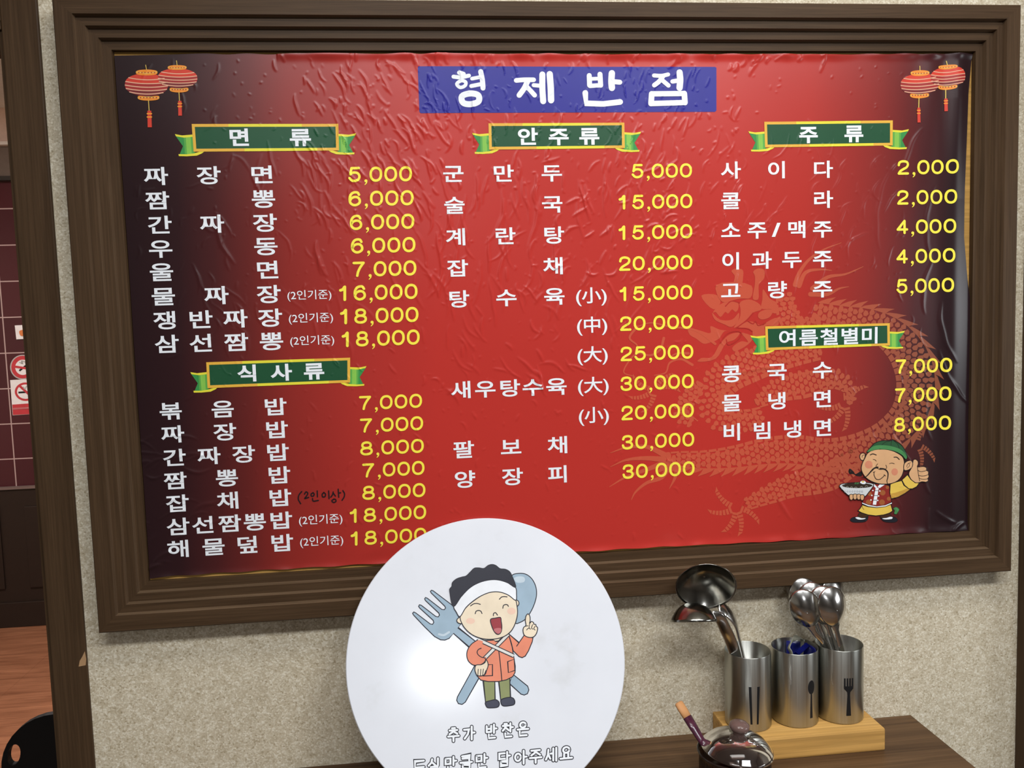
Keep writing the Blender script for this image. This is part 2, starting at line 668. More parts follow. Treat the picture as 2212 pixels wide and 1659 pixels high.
field(40, 560, 1800, 118, 150, (8, 18), fan, 14, (0.5 * MM, 1.1 * MM), (2.5, 5))
field(700, 420, 1960, 130, 1160, (2.5, 6), fan, 35, (0.15 * MM, 0.42 * MM), (1.5, 2.2))
field(260, 640, 1600, 125, 640, (2.5, 8), fan, 30, (0.25 * MM, 0.6 * MM), (1.6, 2.6))
for x, y, L, a, am in ((2005, 480, 80, 3, 0.9), (1998, 620, 60, 8, 0.9), (2002, 900, 55, -3, 0.9), (2000, 1040, 30, -8, 1.0), (2003, 1120, 24, 4, 1.0),
                       (1900, 450, 90, 8, 0.5), (2040, 720, 70, -14, 1.2), (2055, 820, 70, -30, 1.2), (1965, 330, 60, 18, 0.8),
                       (690, 560, 42, -18, 1.3), (480, 520, 60, -22, 0.9), (1690, 1090, 40, -25, 0.9), (1640, 800, 70, 84, 0.7),
                       (2040, 1118, 26, -60, 1.4), (2066, 1135, 18, 60, 1.6), (330, 1225, 22, 60, 1.6), (352, 1200, 26, 62, 1.2)):
    crease(x, y, L, a, am * MM, 4.2, 0.2)
# broad waves: bellied right edge, curled-up bottom edge, tucked folds at the top
PXX, PZZ = np.meshgrid(gx, gz)
xr = BP(2062, 300)[0]
top_w = np.clip((PZZ - BP(2050, 430)[1]) / 0.16, 0, 1)
HF += (0.0035 + 0.0055 * top_w) * np.exp(-((PXX - xr) / 0.017) ** 2)
HF += 0.0028 * np.exp(-((PXX - BP(2010, 300)[0]) / 0.02) ** 2) * top_w
zb_in, zt_in = EYE - 0.3857, EYE + 0.4029
wv = 0.5 + 0.5 * np.sin(PXX * 95 + 1.7 * np.sin(PXX * 31)) * np.sin(PXX * 23 + 1)
HF += (0.0012 + 0.0022 * wv) * np.exp(-((PZZ - zb_in) / 0.008) ** 2)
HF += (0.0004 + 0.0028 * (1 - wv)) * np.exp(-((PZZ - zt_in + 0.004) / 0.006) ** 2) * (PXX > -0.2)
HF += 0.0010 * (np.sin(PXX * 13 + PZZ * 7) * np.sin(PZZ * 11 - PXX * 4) + 1)
HF = np.clip(HF, 0, 0.0125)


def Hs(x, z):
    fx = np.clip((np.asarray(x) - GX0) / GD, 0, NXG - 1.001)
    fz = np.clip((np.asarray(z) - GZ0) / GD, 0, NZG - 1.001)
    i = fx.astype(int)
    j = fz.astype(int)
    a, b = fx - i, fz - j
    return (HF[j, i] * (1 - a) * (1 - b) + HF[j, i + 1] * a * (1 - b) + HF[j + 1, i] * (1 - a) * b + HF[j + 1, i + 1] * a * b)


def sheet_material(name='red_menu_vinyl', over=None, amount=0.0):
    t = NT(name)
    tc = t.n('ShaderNodeTexCoord')
    sep = t.n('ShaderNodeSeparateXYZ')
    t.l(tc.outputs['Object'], sep.inputs[0])
    md = t.n('ShaderNodeMath', operation='MULTIPLY_ADD')
    md.inputs[1].default_value = -0.05
    t.l(sep.outputs[2], md.inputs[0])
    t.l(sep.outputs[0], md.inputs[2])
    mr = t.n('ShaderNodeMapRange')
    mr.inputs['From Min'].default_value = -0.4327 - 0.05 * 1.5
    mr.inputs['From Max'].default_value = 0.9044 - 0.05 * 1.5
    t.l(md.outputs[0], mr.inputs['Value'])
    c = t.ramp(mr.outputs[0], [(0.0, (38, 22, 25)), (0.05, (46, 24, 27)), (0.09, (72, 30, 31)), (0.13, (104, 36, 34)), (0.17, (138, 42, 37)), (0.25, (168, 47, 41)),
                               (0.34, (184, 49, 42)), (0.68, (186, 51, 44)), (0.78, (176, 48, 41)), (0.86, (140, 43, 39)),
                               (0.925, (76, 31, 33)), (0.965, (42, 25, 28)), (1.0, (36, 22, 26))])
    if over:
        c = t.mix(amount, c, lin(over))
    t.color(c)
    f = t.noise(tc.outputs['Object'], 900, 2)
    t.bump(f, 0.05, 0.0003)
    t.set(Roughness=0.30)
    t.b.inputs['Specular IOR Level'].default_value = 0.35
    return t.m


M_SHEET = sheet_material()
NS, NTT = 1010, 600
s = np.linspace(0, 1, NS)
tt = np.linspace(0, 1, NTT)
zref = [BP(2090, y)[1] for y in (1200, 640, 600, 510, 400, 200, 125, 60)]
xedge = [BP(2100, 640)[0] + 0.004, BP(2094, 640)[0], BP(2089, 600)[0], BP(2081.5, 510)[0], BP(2083, 400)[0], BP(2089, 200)[0], BP(2097, 125)[0], BP(2100, 60)[0]]
sheet_v = np.zeros((NTT, NS, 3))
xl = -0.4315
for j, tv in enumerate(tt):
    zz = zb_in + tv * (zt_in - zb_in)
    xrr = float(np.interp(zz, zref, xedge))
    sheet_v[j, :, 0] = xl + s * (xrr - xl)
xs = sheet_v[NTT // 2, :, 0]
zlo = zb_in + np.interp(s, [0, 0.03, 0.25, 0.45, 0.6, 0.75, 1], [0.0045, 0.006, 0.0055, 0.005, 0.004, 0.0012, 0.0005]) + 0.0006 * np.sin(xs * 90)
zhi = zt_in - np.interp(s, [0, 0.1, 0.4, 0.55, 0.9, 1], [0.005, 0.0035, 0.0025, 0.0035, 0.003, 0.003]) - 0.0008 * np.sin(xs * 60 + np.sin(xs * 25) * 2)
sheet_v[:, :, 2] = zlo[None, :] + tt[:, None] * (zhi - zlo)[None, :]
sheet_v[:, :, 1] = YP - Hs(sheet_v[:, :, 0], sheet_v[:, :, 2])
me = bpy.data.meshes.new('menu_sheet')
nv = NS * NTT
me.vertices.add(nv)
me.vertices.foreach_set('co', sheet_v.reshape(-1))
J, I = np.meshgrid(np.arange(NTT - 1), np.arange(NS - 1), indexing='ij')
q = np.stack([J * NS + I, J * NS + I + 1, (J + 1) * NS + I + 1, (J + 1) * NS + I], -1).reshape(-1, 4).astype(np.int32)
nf = len(q)
me.loops.add(nf * 4)
me.loops.foreach_set('vertex_index', q.reshape(-1))
me.polygons.add(nf)
me.polygons.foreach_set('loop_start', np.arange(0, nf * 4, 4, dtype=np.int32))
me.polygons.foreach_set('loop_total', np.full(nf, 4, dtype=np.int32))
me.polygons.foreach_set('use_smooth', np.ones(nf, dtype=bool))
me.update()
me.validate()
poster = link('menu_sheet', me, M_SHEET, frame)
poster['label'] = 'wrinkled red vinyl menu sheet fading to near black at both sides'


# ------------------------------------------------------------------ printing on flat things
class Print:
    """collects flat inked shapes given in picture measurements and lays them on a surface"""

    def __init__(s, to_surface, lift=0.0004, step=0.00004, origin=(0, 0), scale=1.0, maxedge=0.0022):
        s.f, s.lift, s.step = to_surface, lift, step
        s.o, s.k = np.array(origin, float), scale
        s.tris, s.mats, s.idx = [], [], []
        s.layer = 0
        s.cycle = s.turn = 0
        s.maxedge = maxedge

    def P(s, p):
        return s.o + np.asarray(p, float) / s.k

    def mi(s, m):
        if m not in s.mats:
            s.mats.append(m)
        return s.mats.index(m)

    def addtris(s, tris, m, layer=None):
        if layer is None:
            s.layer += 1
            layer = s.layer
        if s.cycle:                       # neighbouring pieces never share one plane
            s.turn = (s.turn + 7) % s.cycle
            layer = s.turn + (s.cycle if m.name == 'dragon_gap_red' else 0)
        k = s.mi(m)
        for t in tris:
            s.tris.append((t, layer))
            s.idx.append(k)

    def poly(s, pts, m, smooth=True, per=5, layer=None):
        pts = [s.P(p) for p in pts]
        if smooth:
            pts = catmull(pts, per, True)
        tri = tessellate_polygon([[Vector((p[0], p[1], 0)) for p in pts]])
        s.addtris([(pts[a], pts[b], pts[c]) for a, b, c in tri], m, layer)

    def ellipse(s, c, rx, ry, m, rot=0, n=28, layer=None):
        ca, sa = math.cos(math.radians(rot)), math.sin(math.radians(rot))
        pts = []
        for i in range(n):
            a = 2 * math.pi * i / n
            x, y = rx * math.cos(a), ry * math.sin(a)
            pts.append((c[0] + x * ca - y * sa, c[1] + x * sa + y * ca))
        s.poly(pts, m, False, layer=layer)

    def stroke(s, pts, w, m, smooth=True, closed=False, per=5, w2=None, layer=None, caps=True):
        pts = [s.P(p) for p in pts]
        if smooth and len(pts) > 2:
            pts = catmull(pts, per, closed)
        elif closed:
            pass
        n = len(pts)
        if layer is None:
            s.layer += 1
            layer = s.layer
        tris = []
        wl = []
        for i in range(n):
            f = i / max(1, n - 1)
            ww = w if w2 is None else (w + (w2 - w) * f)
            wl.append(ww / s.k / 2)
        L, Rr = [], []
        for i in range(n):
            if closed:
                t = pts[(i + 1) % n] - pts[i - 1]
            else:
                t = pts[min(i + 1, n - 1)] - pts[max(i - 1, 0)]
            t = t / max(1e-9, np.linalg.norm(t))
            nn = np.array([-t[1], t[0]])
            mit = 1.0
            if closed or 0 < i < n - 1:
                sg = pts[(i + 1) % n] - pts[i]
                sl = np.linalg.norm(sg)
                if sl > 1e-9:
                    mit = 1 / max(0.5, abs(np.dot(nn, np.array([-sg[1], sg[0]]) / sl)))
            L.append(pts[i] + nn * wl[i] * mit)
            Rr.append(pts[i] - nn * wl[i] * mit)
        for i in range(n if closed else n - 1):
            j = (i + 1) % n
            tris += [(L[i], Rr[i], Rr[j]), (L[i], Rr[j], L[j])]
        if caps and not closed:
            for e, pr in ((0, 1), (n - 1, n - 2)):
                t = pts[e] - pts[pr]
                a0 = math.atan2(t[1], t[0])
                fan_ = [pts[e] + wl[e] * np.array([math.cos(a0 + b), math.sin(a0 + b)]) for b in np.linspace(-math.pi / 2, math.pi / 2, 7)]
                for i in range(6):
                    tris.append((pts[e], fan_[i], fan_[i + 1]))
        s.addtris(tris, m, layer)

    def outlined(s, pts, fill, line, w, smooth=True):
        s.poly(pts, fill, smooth)
        s.stroke(list(pts), w, line, smooth, True)

    def build(s, name, parent):
        verts, faces, fm = [], [], []
        cache = {}

        def vert(p, layer):
            key = (round(p[0], 6), round(p[1], 6), layer)
            if key not in cache:
                cache[key] = len(verts)
                verts.append((p[0], p[1], layer))
            return cache[key]
        for (t, layer), k in zip(s.tris, s.idx):
            if isinstance(layer, tuple):
                layer, pw = layer[0], list(t)
            else:
                pw = [s.f.flat(p) for p in t]
            stack = [pw]
            while stack:
                a, b, c = stack.pop()
                if abs((b[0] - a[0]) * (c[1] - a[1]) - (b[1] - a[1]) * (c[0] - a[0])) < 1e-12:
                    continue
                d = (np.hypot(*(b - a)), np.hypot(*(c - b)), np.hypot(*(a - c)))
                mx = max(d)
                if mx > s.maxedge:
                    if d[0] == mx:
                        m_ = (a + b) / 2
                        stack += [(a, m_, c), (m_, b, c)]
                    elif d[1] == mx:
                        m_ = (b + c) / 2
                        stack += [(a, b, m_), (a, m_, c)]
                    else:
                        m_ = (a + c) / 2
                        stack += [(a, b, m_), (m_, b, c)]
                    continue
                ids = (vert(a, layer), vert(b, layer), vert(c, layer))
                if len(set(ids)) < 3:
                    continue
                # facing the viewer side
                if (b[0] - a[0]) * (c[1] - a[1]) - (b[1] - a[1]) * (c[0] - a[0]) < 0:
                    ids = ids[::-1]
                faces.append(ids)
                fm.append(k)
        arr = np.array(verts)
        co = s.f.place(arr[:, 0], arr[:, 1], s.lift + s.step * arr[:, 2])
        me = bpy.data.meshes.new(name)
        me.from_pydata([tuple(c) for c in co], [], faces)
        me.polygons.foreach_set('material_index', fm)
        me.update()
        return link(name, me, s.mats, parent)


class OnPoster:
    @staticmethod
    def flat(p):
        return BP(p[0], p[1])

    @staticmethod
    def place(u, v, lift):
        return np.stack([u, YP - Hs(u, v) - lift, v], 1)


class OnPlane:
    """a tilted plane through p0 with in-plane axes a (right) and b (up)"""

    def __init__(s, p0, a, b, n):
        s.p0, s.a, s.b, s.n = [np.array(x, float) for x in (p0, a, b, n)]

    def flat(s, p):
        q_ = onP(p[0], p[1], s.p0, s.n) - s.p0
        return np.array([q_ @ s.a, q_ @ s.b])

    def place(s, u, v, lift):
        return s.p0 + u[:, None] * s.a + v[:, None] * s.b + lift[:, None] * s.n if hasattr(lift, '__len__') else \
            s.p0 + u[:, None] * s.a + v[:, None] * s.b + lift * s.n


# ---- lettering
_glyphs = {}


def glyph(text, off):
    key = (text, off)
    if key not in _glyphs:
        cu = bpy.data.curves.new('lettering', 'FONT')
        cu.body = text
        cu.offset = off
        cu.size = 1
        cu.resolution_u = 5
        ob = bpy.data.objects.new('lettering', cu)
        COL.objects.link(ob)
        bpy.context.view_layer.update()
        m_ = bpy.data.meshes.new_from_object(ob.evaluated_get(bpy.context.evaluated_depsgraph_get()))
        v_ = np.array([v.co[:2] for v in m_.vertices])
        m_.calc_loop_triangles()
        t_ = [tuple(t.vertices) for t in m_.loop_triangles]
        bpy.data.objects.remove(ob)
        bpy.data.curves.remove(cu)
        bpy.data.meshes.remove(m_)
        _glyphs[key] = (v_, t_)
    return _glyphs[key]


class Letters:
    """lettering laid straight along the surface's own level lines"""

    def __init__(s, surf, lift=0.0005, maxedge=0.0022, rot=0.0):
        s.pr = Print(surf, lift, 0.00004, maxedge=maxedge)
        s.raw = []
        s.surf = surf
        s.rot = rot

    def put(s, text, off, anchor_em, px, py, ex, ey, mat, layer=0):
        """anchor_em (em units) lands at pixel (px,py); ex,ey = em size in pixels there"""
        v_, t_ = glyph(text, off)
        c = s.surf.flat((px, py))
        kx = np.linalg.norm(s.surf.flat((px + 4, py)) - s.surf.flat((px - 4, py))) / 8
        ky = np.linalg.norm(s.surf.flat((px, py + 4)) - s.surf.flat((px, py - 4))) / 8
        d = (v_ - np.array(anchor_em)) * np.array([ex * kx, ey * ky])
        ca, sa = math.cos(s.rot), math.sin(s.rot)
        w = c + np.stack([d[:, 0] * ca - d[:, 1] * sa, d[:, 0] * sa + d[:, 1] * ca], 1)
        s.raw.append((w, t_, mat, layer))

    def fit(s, text, off, x0, x1, yc, ey, mat, em_mid=0.345, layer=0):
        v_, t_ = glyph(text, off)
        lo, hi = v_[:, 0].min(), v_[:, 0].max()
        s.put(text, off, ((lo + hi) / 2, em_mid), (x0 + x1) / 2, yc, (x1 - x0) / (hi - lo), ey, mat, layer)

    def into(s, pr):
        """adds these letters to another Print (already in surface measure)"""
        k0 = [pr.mi(mat) for _, _, mat, _ in s.raw]
        for (w, t_, mat, layer), k in zip(s.raw, k0):
            for a, b, c in t_:
                pr.tris.append(((w[a], w[b], w[c]), (layer, 'flat')))
                pr.idx.append(k)

    def build(s, name, parent):
        pr = s.pr

        class _Id:
            flat = staticmethod(lambda p: p)
            place = s.surf.place
        pr.f = _Id
        for w, t_, mat, layer in s.raw:
            k = pr.mi(mat)
            for a, b, c in t_:
                pr.tris.append(((w[a], w[b], w[c]), layer))
                pr.idx.append(k)
        return pr.build(name, parent)


WHITE = plain('white_ink', (233, 236, 242), 0.5, var=0.01)
YELLOW = plain('yellow_ink', (246, 228, 74), 0.45, var=0.01)
C_EM = (0.465, 0.375)


def row(chars, ex, ey, name='dish_name'):
    L = Letters(OnPoster)
    for ch, x, y in chars:
        if ch == '/':
            L.put('/', 0.03, (0.18, 0.345), x, y, ex * 1.15, ey * 1.0, WHITE)
        else:
            L.put(ch, 0.018, C_EM, x, y, ex, ey, WHITE)
    return L.build(name, poster)


def ell(cx, cy, rx, ry, n=24, e=2.2):
    out = []
    for i in range(n):
        a = 2 * math.pi * i / n
        c_, s_ = math.cos(a), math.sin(a)
        out.append((cx + rx * math.copysign(abs(c_) ** (2 / e), c_), cy + ry * math.copysign(abs(s_) ** (2 / e), s_)))
    return out


DIG = {  # (points, smooth, closed) in a unit box, y down
    '0': [(ell(.5, .5, .5, .5), 0, 1)],
    '1': [([(.08, .26), (.3, .2), (.46, .02)], 1, 0), ([(.5, 0), (.5, 1)], 0, 0)],
    '2': [([(.03, .3), (.1, .1), (.32, 0), (.64, 0), (.9, .1), (.96, .28), (.84, .47), (.52, .63), (.2, .8), (.03, 1)], 1, 0), ([(.03, 1), (.97, 1)], 0, 0)],
    '3': [([(.04, .24), (.14, .07), (.38, 0), (.64, 0), (.88, .1), (.9, .28), (.74, .43), (.42, .47)], 1, 0), ([(.42, .47), (.78, .52), (.97, .72), (.86, .92), (.58, 1), (.3, .99), (.1, .9), (.02, .74)], 1, 0)],
    '4': [([(.74, 0), (.74, 1)], 0, 0), ([(.7, .02), (.02, .71)], 0, 0), ([(.02, .71), (1, .71)], 0, 0)],
    '5': [([(.9, 0), (.2, 0)], 0, 0), ([(.2, 0), (.09, .5)], 0, 0), ([(.09, .48), (.3, .37), (.58, .35), (.85, .44), (.97, .67), (.85, .9), (.55, 1), (.25, .97), (.02, .78)], 1, 0)],
    '6': [([(.9, .2), (.78, .04), (.52, 0), (.25, .08), (.07, .3), (.03, .6), (.12, .85), (.4, 1), (.7, .98), (.95, .82), (.96, .6), (.8, .42), (.5, .37), (.2, .47), (.06, .66)], 1, 0)],
    '7': [([(.02, 0), (.96, 0)], 0, 0), ([(.96, 0), (.66, .34), (.44, .7), (.36, 1)], 1, 0)],
    '8': [(ell(.5, .235, .4, .235), 0, 1), (ell(.5, .735, .49, .265), 0, 1)],
}


def price(text, x0, x1, yc, hpx):
    """a price in round even-stroked figures between picture columns x0 and x1"""
    pr = Print(OnPoster, 0.0005, 0.00001)
    digs = text.replace(',', '')
    n = len(digs)
    p = (x1 - x0) / (n + 0.30) if digs[0] != '1' else (x1 - x0) / (n + 0.17)
    g = 0.865 * p
    sw = hpx * 0.165
    xr_ = x1
    a0, a1 = BP(x0, yc), BP(x1, yc)
    slope = (onY_px(a1[0], a0[1])[1] - onY_px(a0[0], a0[1])[1]) / (x1 - x0)
    pos = []
    for k in range(n):
        right = x1 - (n - 1 - k) * p - (0.43 * p if k < n - 3 else 0)
        pos.append(right - g)
    for ch, xl_ in zip(digs, pos):
        for pts, sm, cl in DIG[ch]:
            q = []
            for u, v in pts:
                x = xl_ + sw / 2 + u * (g - sw)
                y = yc + slope * (x - (x0 + x1) / 2) - hpx / 2 + sw / 2 + v * (hpx - sw)
                q.append((x, y))
            pr.stroke(q, sw if ch != '1' else sw * 1.12, YELLOW, bool(sm), bool(cl), 4)
    xc = pos[-3] - 0.215 * p - p * 0.02
    yb_ = yc + slope * (xc - (x0 + x1) / 2) + hpx / 2
    pr.ellipse((xc, yb_ - sw * 0.45), sw * 0.62, sw * 0.6, YELLOW, n=14)
    pr.stroke([(xc + sw * 0.32, yb_ - sw * 0.45), (xc + sw * 0.22, yb_ + sw * 0.35), (xc - sw * 0.4, yb_ + sw * 1.05)], sw * 0.6, YELLOW, True, False, 4, sw * 0.3)
    return pr.build('price', poster)


def note(text, x0, x1, yc, ey, off=0.0, mat=None, mid=0.36, name='serving_note'):
    L = Letters(OnPoster)
    L.fit(text, off, x0, x1, yc, ey, mat or WHITE, mid)
    return L.build(name, poster)


def spread(text, xs_, y0, y1):
    n = len(text)
    return [(c, x, y0 + (y1 - y0) * (x - xs_[0]) / max(1, xs_[-1] - xs_[0])) for c, x in zip(text, xs_)]


for t_, xs_, y0, y1 in (('짜장면', (338, 452, 567), 381, 377.6), ('짬뽕', (341, 570), 433.5, 430), ('간짜장', (346, 459, 573), 486, 481.5),
                        ('우동', (348, 575), 537.5, 532), ('울면', (350, 579), 588, 583), ('물짜장', (354, 468, 581), 640.5, 635.5),
                        ('쟁반짜장', (358, 434, 509, 584), 692, 686.5), ('삼선짬뽕', (361.5, 436, 511, 587), 743, 737)):
    row(spread(t_, xs_, y0, y1), 59, 41.5)
for t_, xs_, y0, y1 in (('볶음밥', (370, 482, 595), 887.6, 878.6), ('짜장밥', (374, 486.5, 598), 937.5, 928), ('간짜장밥', (377.7, 452, 527, 600), 988, 977),
                        ('짬뽕밥', (379.5, 491, 603), 1038, 1026), ('잡채밥', (384, 493.7, 605), 1087, 1075),
                        ('삼선짬뽕밥', (385.5, 440, 496.6, 551, 607), 1137, 1124), ('해물덮밥', (387, 462, 535, 609), 1185, 1172.5)):
    row(spread(t_, xs_, y0, y1), 56, 39.5)
for t_, xs_, y0, y1 in (('군만두', (979.5, 1087, 1192), 375.5, 374), ('술국', (982, 1193), 444, 441), ('계란탕', (985.5, 1091, 1196), 512, 508),
                        ('잡채', (988.5, 1196), 579.5, 574.5), ('탕수육', (991, 1094, 1197.5), 646, 640), ('새우탕수육', (997, 1048.5, 1101, 1151, 1202), 842, 834.5),
                        ('팔보채', (1001.6, 1104, 1205.6), 971, 961), ('양장피', (1004, 1107, 1206), 1035, 1024)):
    row(spread(t_, xs_, y0, y1), 51.5, 39.5)
for t_, xs_, y0, y1 in (('사이다', (1578, 1678, 1777), 368, 366), ('콜라', (1578, 1777), 434, 431), ('소주/맥주', (1578, 1635, 1678, 1721, 1776), 498, 495),
                        ('이과두주', (1579, 1645, 1710, 1776), 564, 559), ('고량주', (1578.5, 1678, 1776), 628, 624), ('콩국수', (1580, 1678, 1776), 807, 799),
                        ('물냉면', (1580, 1678, 1776), 870, 861.5), ('비빔냉면', (1581, 1646.5, 1711.5, 1776), 933, 923.5)):
    row(spread(t_, xs_, y0, y1), 48.5, 39.5)
for a in (('5,000', 752, 890, 376.5), ('6,000', 752, 893.6, 428.5), ('6,000', 755, 895, 479.5), ('6,000', 757.5, 897.5, 530), ('7,000', 761, 899.5, 580.5),
          ('16,000', 735, 902, 631.5), ('18,000', 737, 904, 681.5), ('18,000', 740.6, 906.6, 730.5)):
    price(*a, 33)
for a in (('7,000', 775, 911.7, 868), ('7,000', 777, 914, 916.5), ('8,000', 778, 915.5, 965.5), ('7,000', 782, 917, 1013), ('8,000', 782.5, 919, 1061),
          ('18,000', 758, 920.6, 1109.5), ('18,000', 760, 921.5, 1158.5)):
    price(*a, 30.5)
for a in (('5,000', 1363, 1493.7, 369.5), ('15,000', 1338, 1494.5, 436), ('15,000', 1338, 1494.5, 501.5), ('20,000', 1336, 1495, 568), ('15,000', 1340, 1495, 633),
          ('20,000', 1338, 1496, 697), ('25,000', 1339, 1497, 762), ('30,000', 1339, 1498, 826), ('20,000', 1341, 1498, 889), ('30,000', 1342, 1499, 952),
          ('30,000', 1343.6, 1500, 1015)):
    price(*a, 31)
for a in (('2,000', 1937, 2066, 361.5), ('2,000', 1936, 2064, 426), ('4,000', 1934.7, 2062, 489.5), ('4,000', 1934, 2060, 553), ('5,000', 1934, 2057, 617),
          ('7,000', 1933, 2053.5, 790), ('7,000', 1932, 2052, 852), ('8,000', 1930, 2051.5, 915)):
    price(*a, 31)
for x0, x1, y in ((621, 716, 637), (624, 719.5, 686.5), (627, 722, 735), (646, 740, 1121.5), (648.5, 741.6, 1168)):
    note('(2인기준)', x0, x1, y, 22.5, 0.004)
for t_, x0, x1, y in (('(小)', 1244, 1310, 638.5), ('(中)', 1246, 1311, 702), ('(大)', 1247, 1312, 766), ('(大)', 1248, 1314, 832), ('(小)', 1250, 1314.6, 896.5)):
    note(t_, x0, x1, y, 37, 0.012, name='size_mark')
# black felt-pen note
PEN = plain('black_felt_pen', (30, 18, 22), 0.5)
pr = Print(OnPoster, 0.0005, 0.00001, (300, 760), 3.3515)
for st in ([(1180, 1010), (1160, 1035), (1155, 1065), (1172, 1098)], [(1200, 1028), (1212, 1012), (1224, 1022), (1215, 1042), (1202, 1060), (1230, 1052)],
           [(1262, 1018), (1248, 1028), (1250, 1042), (1264, 1042), (1270, 1028), (1262, 1018)], [(1292, 1005), (1294, 1048)], [(1258, 1060), (1262, 1078), (1300, 1074)],
           [(1340, 1016), (1328, 1030), (1332, 1048), (1348, 1046), (1352, 1028), (1340, 1016)], [(1375, 1005), (1378, 1060)],
           [(1408, 1012), (1402, 1034), (1390, 1050)], [(1408, 1020), (1424, 1042)], [(1444, 992), (1448, 1050)], [(1448, 1020), (1462, 1018)],
           [(1412, 1064), (1398, 1076), (1410, 1088), (1428, 1080), (1424, 1066), (1412, 1064)], [(1478, 1002), (1490, 1025), (1486, 1050), (1472, 1072)]):
    pr.stroke(st, 9.0, PEN)
o = pr.build('handwritten_note', poster)
o['label'] = 'small handwritten note in black felt pen'

# ---- title panel with brush lettering
BLUE = plain('ultramarine_ink', (44, 42, 140), 0.38, var=0.03)
pr = Print(OnPoster, 0.00035, 0.000015)
pr.poly([(904, 144), (1544, 145), (1547, 147), (1547, 239), (1544, 242), (909, 245), (906, 242), (902.5, 147)], BLUE, False)
pr.o, pr.k = np.array([850.0, 90.0]), 2.765
pr.layer = 22
T = lambda pts, w=34, **k: pr.stroke(pts, w, WHITE, **k)
# hyeong
T([(392, 188), (418, 196)], 26)
T([(358, 212), (400, 216), (450, 206)], 24)
T([(404, 236), (378, 256), (398, 276), (428, 264), (430, 244)], 21, closed=True)
T([(520, 182), (530, 230), (534, 280)], 30)
T([(468, 224), (520, 214)], 22)
T([(464, 268), (525, 256)], 24)
T([(458, 312), (408, 330), (414, 366), (462, 376), (508, 358), (506, 324)], 36, closed=True)
# je
T([(732, 234), (784, 230), (836, 230)], 28)
T([(800, 238), (780, 280), (750, 322)], 32)
T([(790, 268), (820, 298), (842, 322)], 28)
T([(836, 262), (884, 266)], 24)
T([(888, 198), (888, 280), (893, 358)], 36)
T([(932, 196), (938, 280), (940, 352)], 38)
# ban
T([(1168, 204), (1170, 262)], 30)
T([(1232, 196), (1236, 262)], 30)
T([(1170, 224), (1236, 222)], 22)
T([(1172, 266), (1236, 262)], 26)
T([(1303, 190), (1300, 240), (1303, 278)], 38)
T([(1306, 240), (1350, 244)], 30)
T([(1144, 308), (1150, 370), (1250, 374), (1352, 362)], 34, smooth=False)
# jeom
T([(1554, 204), (1600, 206), (1638, 198)], 24)
T([(1608, 208), (1584, 240), (1556, 262)], 28)
T([(1600, 230), (1640, 264)], 26)
T([(1664, 240), (1712, 232)], 26)
T([(1706, 186), (1710, 230), (1706, 278)], 38)
bx_ = [(1540, 314), (1734, 312), (1738, 366), (1536, 372)]
for k_ in range(4):
    T([bx_[k_], bx_[(k_ + 1) % 4]], 34 if k_ % 2 else 32, smooth=False)
title = pr.build('title_panel', poster)
title['label'] = 'blue title panel with four white brush letters'

# ---- green category ribbons
G_DARK = plain('bottle_green_ink', (30, 78, 50), 0.4, var=0.03)
GOLD = plain('gold_ink', (226, 174, 66), 0.4, var=0.04)
LEMON = plain('lemon_ink', (226, 214, 62), 0.4, var=0.03)
G1, G2, G3 = plain('leaf_green_ink', (56, 140, 72), 0.4), plain('lime_green_ink', (132, 190, 78), 0.4), plain('grass_green_ink', (90, 164, 74), 0.4)


